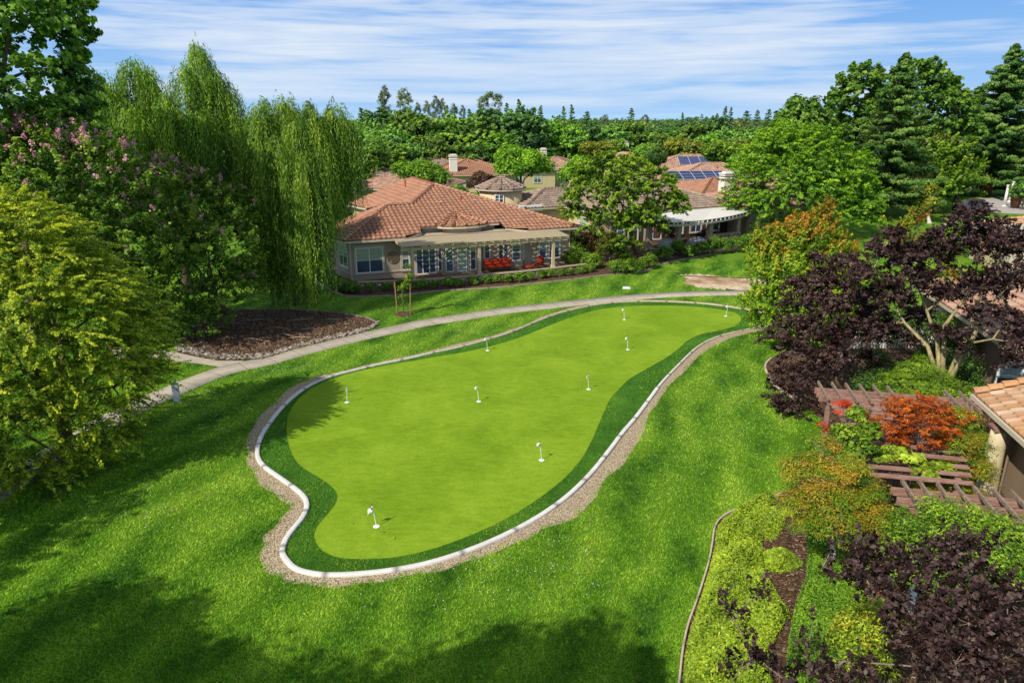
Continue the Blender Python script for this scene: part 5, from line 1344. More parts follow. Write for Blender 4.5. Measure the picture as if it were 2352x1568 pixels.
def conifer(name, label, base, Hh, R, seed, pal, nb=150, nl=70, L=.32, group=None, skirt=.12, top_p=.85, cat='tree'):
    r = np.random.default_rng(seed); rr = random.Random(seed); base = Vector(base); root = empty(name, base, label, cat, group); b = MB()
    b.tube([base-ZUP*.05, base+ZUP*Hh*.3, base+ZUP*Hh*.7, base+ZUP*Hh*.98], [R*.085+.08, R*.065+.05, R*.035+.02, .02], 8, col=(.12, .065, .042))
    Ps = []; Ns = []; Cs = []; pal = np.array(pal)
    for i in range(nb):
        f = ((i+.5)/nb)**1.15; h = Hh*(skirt+(1-skirt)*f); rad = R*((1-f)**top_p)*(.6+.6*rr.random())+.2; az = i*2.39996+rr.uniform(-.6, .6); h += Hh*rr.uniform(-.018, .018)*(f < .9); tint = r.normal(0, .24)
        d = np.array([math.cos(az), math.sin(az), 0.]); k = max(3, int(rad/.42))
        if rad > .8: b.tube([base+ZUP*h, base+ZUP*(h-.04*rad)+Vector(d)*rad*.5, base+ZUP*(h+.04*rad)+Vector(d)*rad*.95], [.05+.008*rad, .03, .01], 4, False, col=(.12, .065, .042))
        for j in range(k):
            t = (j+1)/k; q = np.array(base)+np.array([0, 0, h])+d*rad*t+np.array([0, 0, -.34*rad*t+.34*rad*t*t*.9]); w = (.30+.34*(1-abs(t-.6)))*min(1, .3+rad/2.2)*(R/4.5)**.5
            m = int(nl*.28*(1+w)); o = unit(r.normal(size=(m, 3)))*(r.random((m, 1))**.5)*np.array([1, 1, .5])*w*.8+r.normal(0, .12, (1, 3))*w
            Ps.append(q+o); Ns.append(d*.35+np.array([0, 0, .6])+unit(o)*.4+r.normal(0, .35, (m, 3)))
            tn = np.clip(.40+tint+.25*(t-.5)+o[:, 2:3]*.6+r.normal(0, .14, (m, 1)), 0, 1); Cs.append(np.where(tn < .5, pal[0]+(pal[1]-pal[0])*tn*2, pal[1]+(pal[2]-pal[1])*(tn*2-1)))
    P = np.concatenate(Ps); N_ = unit(np.concatenate(Ns)); C = np.concatenate(Cs); D = unit(r.normal(size=P.shape)+unit(P-np.array(base)-np.array([0, 0, Hh*.5]))*.8)
    V, Cc = leaf_arrays(P, N_, D, L*r.uniform(.6, 1.3, len(P)), L*.32*np.ones(len(P)), C)
    if HZ: Cc = Cc*(1-HZ)*1.3+np.array([.055, .095, .14])*HZ  # same painted haze for the needles
    mesh_np('crown', V, np.arange(len(V)).reshape(-1, 4), M['needle'], root, Cc); b.build('trunk', M['bark'], root, True); return root
def foot(px, Y):
    "ground point in the direction of column px at distance Y"
    z = (H)*SN+Y*CS; return Vector(((px-1176)/1568*z, Y, 0))
def ztop(py, Y):
    y = (py-784)/1568; return H-Y*(y*CS+SN)/(CS-y*SN)
conifer('redwood_tree', 'tall redwood in the middle of the right hand tree group', foot(2020, 90), ztop(122, 90), 6.6, 81, P_RW, nb=210, nl=80, L=.42, skirt=.10, top_p=.9)
conifer('redwood_tree', 'tallest conical redwood near the right edge above the plaza', foot(2262, 116), ztop(102, 116), 9.6, 82, P_RW, nb=230, nl=90, L=.55, skirt=.13, top_p=.85)
conifer('redwood_tree', 'smaller redwood with double top left of the tallest one', foot(2205, 121), ztop(200, 121), 7.0, 83, P_RW, nb=170, nl=90, L=.5, skirt=.1, top_p=.6)
conifer('redwood_tree', 'dense redwood cut by the right edge of the photo', foot(2400, 118), ztop(215, 118), 7.5, 84, P_RW, nb=170, nl=90, L=.5, skirt=.1, top_p=.6)
myrtle('crape myrtle with pink blossom on its right side, between the redwoods', foot(2150, 97),
       [lob(2120, 365, 97, 2.6), lob(2165, 355, 97, 2.8), lob(2200, 400, 97, 2.4), lob(2110, 420, 96, 3.2), lob(2170, 430, 95, 3.2), lob(2060, 440, 96, 2.6), lob(2140, 455, 95, 2.6)], 43, 420, 60, L=.34, fl=.24)
tree('young_sycamore', 'small young tree with white painted trunk on the shaded park lawn', 'tree', G(2135, 513), [lob(2130, 440, 86, 1.1), lob(2140, 470, 85, 1.3), lob(2115, 480, 85, 1.0)], P_OLV, 85, ncl=50, crad=.6, nl=34, L=.35, r0=.22, bark=(.6, .57, .5), twigs=6, fork=.3)
tree('park_tree', 'dark stemmed tree on the shaded lawn left of the plaza', 'tree', G(2196, 492)*1.0, [lob(2180, 420, 100, 3.6), lob(2215, 430, 101, 3.0), lob(2150, 440, 100, 2.6)], P_MYR, 86, ncl=130, crad=.9, nl=40, L=.4, r0=.5, bark=(.04, .03, .025), twigs=6)
tree('ball_topiary', 'clipped dark ball shrub in the pot on the plaza', 'shrub', G(2338, 473)+ZUP*1.6, [tuple(G(2338, 473)+ZUP*2.7)+(1.0, 1.0, 1.0)], P_DG, 87, ncl=60, crad=.3, nl=30, L=.2, r0=.05, twigs=0)
# ---- 7 orange maple
PAL2[0] = P_ORG
def orange_top(P, t): return np.clip((P[:, 2]-5.6)/2.2+t*2.4+.1, 0, 1)
tree('maple_tree', 'maple with orange top and green lower crown at the green\'s far right end', 'tree', foot(1850, 37.5),
     [lob(1790, 590, 38, 1.7), lob(1850, 560, 38, 1.6), lob(1900, 590, 38, 1.5), lob(1830, 640, 37, 2.0), lob(1770, 690, 37, 1.4), lob(1850, 710, 36.5, 2.2), lob(1920, 650, 38, 1.6), lob(1785, 540, 38.5, .6), lob(1880, 520, 38.5, .7), lob(1900, 500, 38.5, .45), lob(1832, 515, 38.5, .5), lob(1895, 480, 38.5, .35), lob(1760, 740, 36.5, 1.0), lob(1735, 550, 38, .35), lob(1760, 640, 37.5, 1.2), lob(1745, 700, 36.8, .9), lob(1770, 770, 36, .8), lob(1830, 770, 36, 1.2)],
     P_MAP, 91, ncl=1250, crad=.27, nl=66, L=.13, wr=.55, r0=.15, hcol=orange_top, spray=.75, sup=.8, sdroop=.05)
def orange_some(P, t): return np.clip(.4+t*3.0, 0, 1)
tree('maple_tree', 'slender maple with orange twig tips above the purple plum', 'tree', foot(2060, 36),
     [lob(2090, 530, 37, .7), lob(2110, 500, 37, .45), lob(2050, 540, 37, .6), lob(2125, 480, 37, .3), lob(2080, 580, 36.5, 1.0), lob(2040, 500, 37, .25), lob(2175, 640, 34, .6)],
     P_MAP, 92, ncl=110, crad=.2, nl=46, L=.12, wr=.6, r0=.08, hcol=orange_some, spray=.6, sup=.9, sdroop=.05)
# ---- 8 purple plums
pl = dict(mat='purple', wr=.6, rand=1.1, up=.35)
tree('purple_plum', 'dark purple plum leaning over the lawn beside the orange maple', 'tree', foot(1935, 29.5),
     [lob(1900, 655, 31, 1.0), lob(1950, 620, 31, .8), lob(1850, 700, 30.5, 1.0), lob(1812, 750, 30, .6), lob(1930, 710, 30, 1.2), lob(1870, 775, 29.5, 1.1), lob(1985, 770, 29, 1.0), lob(1825, 815, 29, .85), lob(1870, 850, 28.5, .8), lob(1815, 860, 28.3, .6), lob(1780, 770, 29, .4), lob(1920, 830, 28.5, .6), lob(1800, 880, 28, .35), lob(1860, 890, 27.5, .45), lob(1775, 915, 27.2, .3), lob(1825, 940, 27, .55), lob(1845, 970, 26.6, .35), lob(1800, 900, 27.5, .5), lob(1790, 940, 26.8, .3), lob(1880, 940, 27, .3), lob(1995, 830, 29, .5), lob(1770, 880, 28, .25), lob(1880, 600, 31.5, .4), lob(1975, 690, 30, .7), lob(2010, 720, 29.5, .5), lob(1830, 650, 31, .4)],
     P_PUR, 101, ncl=740, crad=.26, nl=52, L=.115, spray=.6, sup=.2, sdroop=.25, r0=.11, twigs=90, inner=.15, **pl)
tree('purple_plum', 'largest purple plum with pale bare limbs, left of the garden house', 'tree', foot(2140, 26),
     [lob(2225, 505, 27, .65), lob(2190, 555, 27, .8), lob(2250, 575, 26.5, 1.0), lob(2150, 600, 27.5, .8), lob(2080, 600, 28, .8), lob(2020, 580, 28, .6), lob(1990, 640, 28, .7), lob(2100, 655, 27.5, .9), lob(2320, 580, 26, 1.0), lob(2335, 650, 25, .9), lob(2250, 665, 26, .8), lob(2040, 690, 28, .9), lob(2310, 740, 24.5, .55), lob(2345, 790, 24, .6), lob(2265, 720, 25, .5), lob(2030, 760, 28, .7), lob(2300, 520, 27, .4), lob(2180, 680, 27.5, .6), lob(2330, 830, 23.6, .4), lob(2110, 730, 29, .5), lob(2205, 770, 25, .35), lob(2245, 480, 27, .3), lob(2160, 770, 26, .45), lob(2215, 800, 25.2, .35), lob(2095, 790, 27, .35), lob(2150, 560, 27.5, .5), lob(2060, 545, 28, .5)],
     P_PUR, 102, ncl=1080, crad=.26, nl=48, L=.115, spray=.6, sup=.3, sdroop=.2, r0=.21, bark=(.42, .36, .20), twigs=90, fork=.22, inner=.12, trunk_top=foot(2132, 26.2)+Vector((1.6, 0, 6.5)), **pl)
tree('purple_plum', 'near purple leaf tree filling the bottom right corner', 'tree', Vector((7.2, 6.2, 0)),
     [lob(1960, 1255, 10.0, .2), lob(1975, 1290, 9.8, .3), lob(1990, 1235, 10.1, .12), lob(1905, 1270, 9.9, .1), lob(1890, 1300, 9.8, .13), lob(1925, 1320, 9.6, .16), lob(2040, 1300, 9.8, .3), lob(2000, 1350, 9.5, .35), lob(2100, 1300, 9.8, .35), lob(2185, 1275, 9.9, .28), lob(2250, 1260, 10, .25), lob(2060, 1370, 9.3, .45), lob(2150, 1350, 9.3, .5), lob(2240, 1350, 9.3, .5), lob(2310, 1400, 9, .5), lob(2130, 1440, 8.9, .5), lob(2220, 1450, 8.8, .55), lob(2310, 1490, 8.6, .5), lob(2060, 1450, 9, .3), lob(2190, 1540, 8.4, .55), lob(2280, 1560, 8.4, .5), lob(2110, 1530, 8.5, .4), lob(1850, 1510, 8.9, .25), lob(1655, 1375, 9.4, .07), lob(1675, 1405, 9.3, .12), lob(1705, 1455, 9.2, .14), lob(1725, 1520, 8.9, .2), lob(1790, 1550, 8.8, .3), lob(1900, 1560, 8.5, .3), lob(1985, 1560, 8.4, .3), lob(1745, 1365, 9.6, .09), lob(1870, 1420, 9.4, .1), lob(1680, 1560, 8.8, .15)],
     P_PUR, 103, ncl=560, crad=.13, nl=30, L=.08, spray=.42, sup=.8, sdroop=.0, r0=.07, bark=(.26, .20, .17), twigs=150, inner=.12, fork=.25, trunk_top=Vector((6.6, 7.5, 4.2)), **pl)
# ---- 9 japanese maples, shrubs and vines of the garden
jm = dict(wr=.3, up=.9, rand=.7, flat=.35)
def amber(P, t): return np.clip(.45+t*2.6, 0, 1)
def redsome(P, t): return np.clip(.55+t*3, 0, 1)
tree('japanese_maple', 'red and orange japanese maple spreading over the arched pergola', 'tree', foot(2100, 18.6),
     [lob(2070, 950, 19, .55), lob(2130, 950, 19.2, .6), lob(2040, 985, 18.7, .4), lob(2110, 990, 18.6, .65), lob(2160, 975, 19, .5), lob(2195, 960, 19.3, .3), lob(2060, 1010, 18.4, .3), lob(2140, 1020, 18.3, .35), lob(2075, 925, 19.6, .25), lob(2130, 925, 19.6, .3), lob(2000, 975, 18.6, .3)],
     P_RED, 111, ncl=210, crad=.2, nl=62, L=.10, r0=.05, bark=(.3, .25, .22), twigs=50, hcol=None, wr=.3, up=.9, rand=.9, flat=.6, spray=.4, sup=.6)
tree('japanese_maple', 'low scarlet sprays of a maple reaching out over the lawn shade', 'shrub', foot(1925, 19.6),
     [lob(1935, 935, 20, .28), lob(1905, 985, 19.5, .14), lob(1885, 975, 19.5, .12), lob(1925, 995, 19.2, .1)],
     [(.12, .014, .004), (.30, .03, .009), (.40, .06, .02)], 112, ncl=34, crad=.17, nl=40, L=.085, r0=.03, twigs=8, **jm)
PAL2[0] = P_OLO
tree('japanese_maple', 'big olive and amber japanese maple at the corner of the pergola', 'tree', foot(1920, 15.6),
     [lob(1890, 1030, 16.6, .45), lob(1850, 1080, 16.2, .6), lob(1930, 1090, 16, .7), lob(1880, 1150, 15.6, .8), lob(1960, 1160, 15.5, .7), lob(2010, 1200, 15, .6), lob(1830, 1160, 15.4, .4), lob(1930, 1220, 14.8, .7), lob(1990, 1120, 16, .4), lob(2020, 1250, 14.4, .45), lob(1860, 1215, 15, .4)],
     P_MAP, 113, ncl=420, crad=.30, nl=92, L=.075, r0=.09, bark=(.42, .38, .34), twigs=190, hcol=amber, **jm)
tree('japanese_maple', 'amber leaved maple between the arched pergola and the cream column', 'tree', foot(2200, 18.2),
     [lob(2210, 960, 19.4, .45), lob(2190, 1020, 18.8, .6), lob(2230, 1080, 18.3, .6), lob(2170, 1090, 17.9, .5), lob(2240, 1020, 19, .45), lob(2130, 1130, 17.4, .35), lob(2215, 1130, 17.8, .45)],
     P_MAP, 114, ncl=260, crad=.28, nl=80, L=.075, r0=.05, bark=(.34, .30, .27), twigs=50, hcol=amber, **jm)
tree('pergola_vine', 'lime green vine lying across the arched pergola boards', 'vine', foot(2080, 17.6)+ZUP*0,
     [lob(2060, 1040, 18.2, .28), lob(2090, 1060, 17.8, .32), lob(2120, 1085, 17.5, .3), lob(2030, 1055, 17.9, .2), lob(2160, 1075, 17.6, .22)],
     [(.03, .06, .006), (.13, .20, .018), (.29, .36, .05)], 115, ncl=60, crad=.2, nl=36, L=.13, wr=.75, r0=.03, flat=.35, twigs=10)
tree('pergola_vine', 'green vine climbing the left post of the arched pergola', 'vine', foot(1950, 17.4),
     [lob(1935, 1000, 18.2, .3), lob(1950, 1040, 17.9, .3), lob(1960, 1080, 17.5, .28), lob(1975, 955, 18.9, .26), lob(1990, 1130, 17, .3), lob(1962, 1000, 18.3, .34), lob(1990, 1035, 18, .28), lob(2000, 990, 18.5, .26)],
     P_LAU, 116, ncl=130, crad=.22, nl=40, L=.11, wr=.7, r0=.03, twigs=10)
tree('juniper_shrub', 'pointed bright yellow green evergreen shrub below the bare plum limbs', 'shrub', foot(2110, 25),
     [lob(2110, 850, 25.4, .7), lob(2090, 900, 25, 1.1), lob(2150, 890, 25, .9), lob(2040, 905, 25, .6), lob(2190, 905, 24.6, .6), lob(2110, 930, 24.4, 1.0)],
     [(.012, .038, .004), (.060, .115, .009), (.17, .24, .026)], 117, ncl=330, crad=.30, nl=75, L=.10, wr=.25, r0=.08, flat=.4, up=.7)
tree('dark_shrub', 'dark green shrub in front of the brown wall and window', 'shrub', foot(2190, 27.5),
     [lob(2200, 850, 27.5, .9), lob(2170, 870, 27.5, .9), lob(2215, 895, 26.5, .7)], P_DG, 118, ncl=110, crad=.35, nl=50, L=.11, r0=.06)
tree('dark_shrub', 'small dark bush beside the purple plum on the bark bed', 'shrub', foot(2010, 26.5),
     [lob(2015, 880, 26.5, .7), lob(1985, 895, 26, .5)], P_DG, 119, ncl=60, crad=.32, nl=50, L=.10, r0=.05)
tree('leafy_shrub', 'fresh green shrub near the corner of the tan tiled eave', 'shrub', foot(2225, 23.4),
     [lob(2222, 925, 23.6, .5), lob(2200, 945, 23.4, .45), lob(2240, 910, 24, .4)], P_LAU, 120, ncl=60, crad=.26, nl=50, L=.10, r0=.05)
tree('leafy_shrub', 'green shrub in the shade behind the cream column', 'shrub', foot(2240, 21.2),
     [lob(2230, 1010, 21, .5), lob(2210, 1060, 20.4, .5), lob(2235, 1060, 20.6, .45)], P_LAU, 121, ncl=70, crad=.25, nl=45, L=.10, r0=.05)
tree('dark_shrub', 'dense dark green shrubbery behind the purple plums and the picket fence', 'shrub', foot(2100, 33.5),
     [lob(2010, 770, 33, .9), lob(2080, 745, 34, 1.1), lob(2150, 760, 33, 1.0), lob(2195, 790, 31, .9), lob(2000, 830, 31, .7), lob(2140, 820, 31, .7), lob(2060, 860, 29.5, .5)], P_DG, 124, ncl=330, crad=.4, nl=50, L=.13, r0=.08)
# laurel mass in front of the nearer pergola
tree('laurel_shrub', 'broad glossy green shrub growing up in front of the rafter pergola', 'shrub', foot(2200, 12.6),
     [lob(2100, 1210, 14, .5), lob(2160, 1190, 14, .55), lob(2230, 1220, 13.8, .6), lob(2310, 1240, 13.5, .7), lob(2090, 1260, 13.4, .6), lob(2170, 1260, 13.2, .7), lob(2270, 1290, 12.8, .8), lob(2345, 1320, 12.6, .8), lob(2060, 1310, 12.8, .5), lob(2140, 1330, 12.6, .7)],
     P_LAU, 122, ncl=430, crad=.24, nl=62, L=.085, wr=.42, r0=.07, twigs=40, rand=1.0)
tree('leafy_shrub', 'mixed yellow and orange leaved shrub beneath the near purple tree', 'shrub', foot(1990, 10.2),
     [lob(1980, 1440, 10.6, .45), lob(1960, 1490, 10.2, .4), lob(2020, 1420, 10.9, .35), lob(1930, 1520, 10, .35), lob(1995, 1540, 9.9, .4)],
     P_GC, 123, ncl=130, crad=.22, nl=44, L=.08, wr=.4, r0=.04, hcol=lambda P, t: np.clip(.1+t*2, 0, 1), rand=1.0)
# ---- ground cover and clipped hedge as beds of leaves
def carpet(name, label, loop, n, hgt, L, wr, pal, seed, cat='ground cover', kind='stuff', lump=.75, sides=False):
    r = np.random.default_rng(seed); xs = np.array([p[0] for p in loop]); ys = np.array([p[1] for p in loop])
    x = r.uniform(xs.min(), xs.max(), n*3); y = r.uniform(ys.min(), ys.max(), n*3); m = inside(x, y, loop); x = x[m][:n]; y = y[m][:n]; n = len(x)
    def vn(x, y, s, k):
        "cheap smooth noise"
        return sum(math.sin(1)*0+np.sin(x*s*a+b_*1.7+k)*np.cos(y*s*c_+a*2.1+k) for a, b_, c_ in ((1, .3, 1.2), (1.9, 2, .8), (.7, 1, 2.3), (2.7, 4, 1.9)))/2.6
    hh = hgt*(1+lump*vn(x, y, 2.2, seed)+lump*.35*vn(x, y, 7, seed+2))
    # taper to the rim
    seg = np.full(n, 9.)
    for i in range(len(loop)):
        a, b_ = loop[i], loop[(i+1) % len(loop)]; ax, ay, bx_, by = a[0], a[1], b_[0], b_[1]; L2 = (bx_-ax)**2+(by-ay)**2+1e-9
        t = np.clip(((x-ax)*(bx_-ax)+(y-ay)*(by-ay))/L2, 0, 1); seg = np.minimum(seg, np.hypot(x-ax-t*(bx_-ax), y-ay-t*(by-ay)))
    rim = np.clip(seg/(.30 if not sides else .06), 0, 1)**.6; deep = r.random(n)**2.2
    z = hh*rim*(1-.5*deep)+.02
    if sides: z = np.where(seg < .10, hgt*r.random(n), z)
    P = np.stack([x, y, z], 1); nrm = unit(np.stack([r.normal(0, .5, n), r.normal(0, .5, n)-.15, np.full(n, .8)], 1)); d = unit(r.normal(size=(n, 3))+np.array([0, 0, .5]))
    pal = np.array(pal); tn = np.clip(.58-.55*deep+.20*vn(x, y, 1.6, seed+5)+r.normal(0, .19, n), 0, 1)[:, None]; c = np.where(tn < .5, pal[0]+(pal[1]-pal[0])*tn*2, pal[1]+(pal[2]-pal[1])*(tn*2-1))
    Ls = L*r.uniform(.6, 1.4, n); V, Cc = leaf_arrays(P, nrm, d, Ls, Ls*wr, c)
    o = mesh_np(name, V, np.arange(len(V)).reshape(-1, 4), M['leaf'], None, Cc)
    return tag(o, label, cat, kind=kind)
gc_l = smooth_loop(GL("1648,1215 1680,1185 1712,1160 1745,1140 1778,1150 1768,1172 1758,1200 1752,1235 1752,1275 1757,1317 1772,1345 1790,1375 1812,1410 1800,1440 1780,1470 1770,1530 1760,1640 1560,1640 1568,1568 1576,1496 1590,1438 1610,1376 1632,1299 1642,1255"), 4)
carpet('ground_cover', 'yellow green ground cover along the lawn edge at lower right', gc_l, 62000, .34, .075, .5, P_GC, 131)
for i, (s_, lab) in enumerate((("1752,1180 1790,1168 1822,1170 1828,1186 1805,1190 1800,1212 1780,1240 1752,1236", 'upper tongue of yellow green ground cover on the bark strip'), ("1752,1272 1800,1268 1842,1290 1836,1306 1790,1318 1755,1308", 'small isolated patch of ground cover in the middle of the bark strip'))):
    carpet('ground_cover', lab, smooth_loop(GL(s_), 4), 4200, .26, .075, .5, P_GC, 133+i)
hd_l = smooth_loop([G(px, py, .5) for px, py in ((1856, 1165), (1858, 1200), (1856, 1280), (1852, 1330), (1838, 1370), (1820, 1420), (1812, 1480), (1815, 1620), (2000, 1640), (2010, 1500), (1985, 1400), (1965, 1300), (1955, 1220), (1950, 1165))], 4)
hob = carpet('clipped_hedge', 'bright green clipped hedge with a straight dark left face', hd_l, 62000, .85, .06, .5, P_HDG, 136, cat='hedge', kind=None, lump=.06, sides=True)
# solid twiggy heart of the hedge so that no ground shows through
# ---- shrubs round the patio houses
def shrub_proto(name, pal, seed, ncl=46, nl=34, L=.085, r=.42, label='', cat='shrub', group=None):
    root, _ = tree(name, label, cat, (0, 0, 0), [(0, 0, r*.85, r, r, r*.85)], pal, seed, ncl=ncl, crad=r*.42, nl=nl, L=L, wr=.55, r0=.03, twigs=6, group=group, rand=1.0, inner=.1); return root
KP = []
box_xy = [(850, 664), (888, 661), (921, 659), (941, 658), (970, 656), (1000, 655), (1030, 652), (1054, 651), (1086, 648), (1117, 645), (1142, 643), (1168, 643), (1194, 640), (1216, 637), (1243, 632), (1263, 630), (1287, 627), (1310, 626), (1334, 622), (1355, 618)]
protos = []
for i in range(3): protos.append(shrub_proto('boxwood_shrub', P_BOX, 140+i, label='small rounded boxwood in the row below the low stone wall', group='boxwoods along the stone wall', cat='shrub', L=.11))
for i, (px, py) in enumerate(box_xy):
    p = G(px, py+7, 0); pr = protos[i % 3]; rz = random.Random(i).uniform(0, 6.28); sc = .78+.22*random.Random(i+50).random()
    if i < 3: pr.location = p; pr.rotation_euler = (0, 0, rz); pr.scale = (sc,)*3
    else: copy_thing(pr, p, None, rz, sc)
def shrub(label, px, py, r, pal, seed, name='shrub', h=None, L=.13, **kw):
    p = G(px, py); h = h or r; return tree(name, label, 'shrub', p, [(p.x, p.y, h*.75, r, r, h*.75), (p.x+r*.5, p.y+.2, h*.6, r*.7, r*.7, h*.6), (p.x-r*.5, p.y+.1, h*.65, r*.7, r*.7, h*.6)], pal, seed, ncl=int(60*r+30), crad=.25+.1*r, nl=46, L=L, wr=.5, r0=.04, twigs=8, **kw)
# hedge round the left corner of the main house
def hedge_row(label, line, r, pal, seed, name='low_hedge', zs=.8):
    lobes = [(p.x, p.y, r*zs, r, r, r*zs) for p in line]; root = tree(name, label, 'hedge', line[len(line)//2], lobes, pal, seed, ncl=int(70*len(line)), crad=.22, nl=40, L=.11, wr=.55, r0=0, inner=.1, twigs=0, crown_name='foliage')
hedge_row('low dark hedge wrapping the left corner of the taupe house', resample([G(px, py) for px, py in ((735, 640), (762, 656), (790, 668), (815, 674))], .55, False), .45, P_BOX, 150)
hedge_row('thick clipped hedge at the right end of the taupe house', resample([G(px, py) for px, py in ((1312, 608), (1340, 612), (1372, 618))], .6, False), .75, P_LAU, 151)
SH = [('light leaved upright shrub between the two houses', 1400, 605, 1.0, P_OLV, 1.9), ('round green shrub right of the light leaved one', 1420, 598, .7, P_BOX, 1.1),
      ('low spreading green shrub at the bed edge, left of its neighbour', 1418, 628, .75, P_LAU, .7), ('low spreading green shrub at the bed edge, right of its neighbour', 1452, 628, .8, P_LAU, .75),
      ('small round green shrub alone near the bed point', 1489, 617, .6, P_LAU, .8), ('small shrub in the bed behind the spreading pair', 1440, 606, .5, P_LAU, .6),
      ('dark shrub against the gap between the houses', 1325, 585, 1.2, P_DG, 1.8), ('reddish dark shrub behind the thick hedge', 1350, 590, 1.0, [(.02, .012, .006), (.07, .035, .02), (.13, .07, .03)], 1.6),
      ('feathery green shrub beside the cream wall', 1365, 580, .9, P_MID, 2.0)]
for i, (lab, px, py, r_, pal, hh) in enumerate(SH): shrub(lab, px, py, r_, pal, 160+i, h=hh)
ws = [(1524, 596, .75, .9), (1556, 585, .6, 1.0), (1583, 592, .65, .9), (1612, 588, .65, 1.0), (1638, 585, .55, 1.3), (1662, 582, .55, 1.1), (1690, 579, .7, 1.1), (1716, 572, .7, 1.1), (1743, 566, .8, 1.1)]
pr = None
for i, (px, py, r_, hh) in enumerate(ws):
    p = G(px, py)
    if pr is None:
        pr, _ = tree('rounded_shrub', 'rounded green shrub in the row along the neighbour\'s stone wall', 'shrub', (0, 0, 0), [(0, 0, .62, .7, .7, .62)], P_BOX, 175, ncl=60, crad=.26, nl=40, L=.14, wr=.55, r0=.03, twigs=6, group='shrubs along the neighbour wall', inner=.1)
        pr.location = p; pr.scale = (r_/.65, r_/.65, hh/.95)
    else: copy_thing(pr, p, None, i*1.3, (r_/.65, r_/.65, hh/.95))
shrub('potted dark red maple on the white covered patio', 1525, 560, 1.0, [(.03, .008, .005), (.09, .02, .012), (.16, .05, .03)], 185, name='red_maple', h=1.7)
for i, (px, py, r_, hh, lab) in enumerate(((1756, 556, 1.2, 1.6, 'dark green hedge mass right of the white patio cover'), (1785, 552, 1.3, 1.7, 'dark hedge mass next to the orange maple top'), (1735, 530, 1.0, 2.6, 'thin leafy bush beside the last cover post'))): shrub(lab, px, py, r_, P_DG, 190+i, h=hh)
# trees in front of houses, mid distance
def midtree(label, px, py_top, py_mid, Y, rpx, pal, seed, name='garden_tree', n=7, L=.34, ncl=300, asp=.8, **kw):
    rr = random.Random(seed); Zd = Y*CS+5; R = rpx*Zd/1568; zt = ztop(py_top, Y); zm = ztop(py_mid, Y); hgt = (zt-zm); c = foot(px, Y); lobes = []
    for i in range(n):
        a = 2*PI*i/n+rr.random(); q = R*.55*rr.uniform(.6, 1.1); lr = R*rr.uniform(.38, .55); lobes.append((c.x+q*math.cos(a), c.y+q*math.sin(a), zm+hgt*rr.uniform(-.15, .5), lr, lr, lr*asp))
    lobes.append((c.x, c.y, zt-R*.38, R*.48, R*.48, R*.38)); lobes.append((c.x, c.y, zm, R*.6, R*.6, R*.5))
    tree(name, label, 'tree', c, lobes, pal, seed, ncl=ncl, crad=R*.17+.2, nl=44, L=L, wr=.6, r0=.22, twigs=10, **kw)
midtree('yellow green tree just right of the nearer willow', 868, 318, 365, 105, 42, P_SYC, 201)
midtree('low bushy green tree in front of the house with the tall chimney', 975, 378, 405, 92, 62, P_BRT, 202, asp=.55)
midtree('bright green feathery tree behind the turret', 1196, 348, 385, 100, 66, P_BRT, 203, ncl=380)
midtree('light green tree touching the left side of the middle tree', 1330, 362, 400, 108, 44, P_BRT, 204)
midtree('small dark round tree above the middle tree', 1495, 342, 372, 100, 28, P_DG, 205, ncl=160)
midtree('dark purple bush between the tiled houses', 1106, 396, 425, 88, 28, [(.012, .008, .008), (.04, .022, .02), (.08, .045, .04)], 206, name='purple_bush', ncl=130)
midtree('slim green bush beside the turret', 1050, 428, 448, 84, 26, P_SYC, 207, ncl=100)
midtree('olive green tree left of the solar panel roofs', 1372, 330, 350, 150, 40, P_OLV, 208, ncl=200, L=.5)
midtree('golden olive tree behind the solar panel roofs', 1552, 322, 345, 165, 42, P_OLV, 209, ncl=220, L=.55)
midtree('bushy green tree right of the small solar roof', 1660, 335, 365, 130, 55, P_MID, 210, ncl=260, L=.5)
midtree('light bush between the house roofs right of the chimney', 1690, 360, 400, 108, 30, P_BRT, 211, ncl=150)
# sapling with stakes
sb_ = G(928, 722); root, _ = tree('staked_sapling', 'young sapling tied between two stakes on the lawn before the patio', 'tree', sb_,
     [tuple(WP(938, 640, sb_.y))+(.3, .3, .35), tuple(WP(930, 665, sb_.y))+(.32, .3, .4), tuple(WP(936, 615, sb_.y))+(.2, .2, .3), tuple(WP(926, 690, sb_.y))+(.25, .25, .3)], P_LAU, 221, ncl=34, crad=.22, nl=26, L=.13, wr=.6, r0=.035, twigs=6, trunk_top=sb_+ZUP*3)
for s_ in (-1, 1):
    b = MB(); b.tube([sb_+Vector((s_*.42, 0, 0)), sb_+Vector((s_*.42+.08*s_, 0, 2.15))], .045, 8); b.build('stake', M['stake'], root)
b = MB(); b.bar(sb_+Vector((-.46, 0, 1.6)), sb_+Vector((.46, 0, 1.6)), .03, .04); b.build('tie', M['metal'], root)
b = MB(); b.lathe(sb_, [(.62, 0), (.6, .05), (.45, .08)], 18); b.build('mulch_ring', M['mulch'], root)
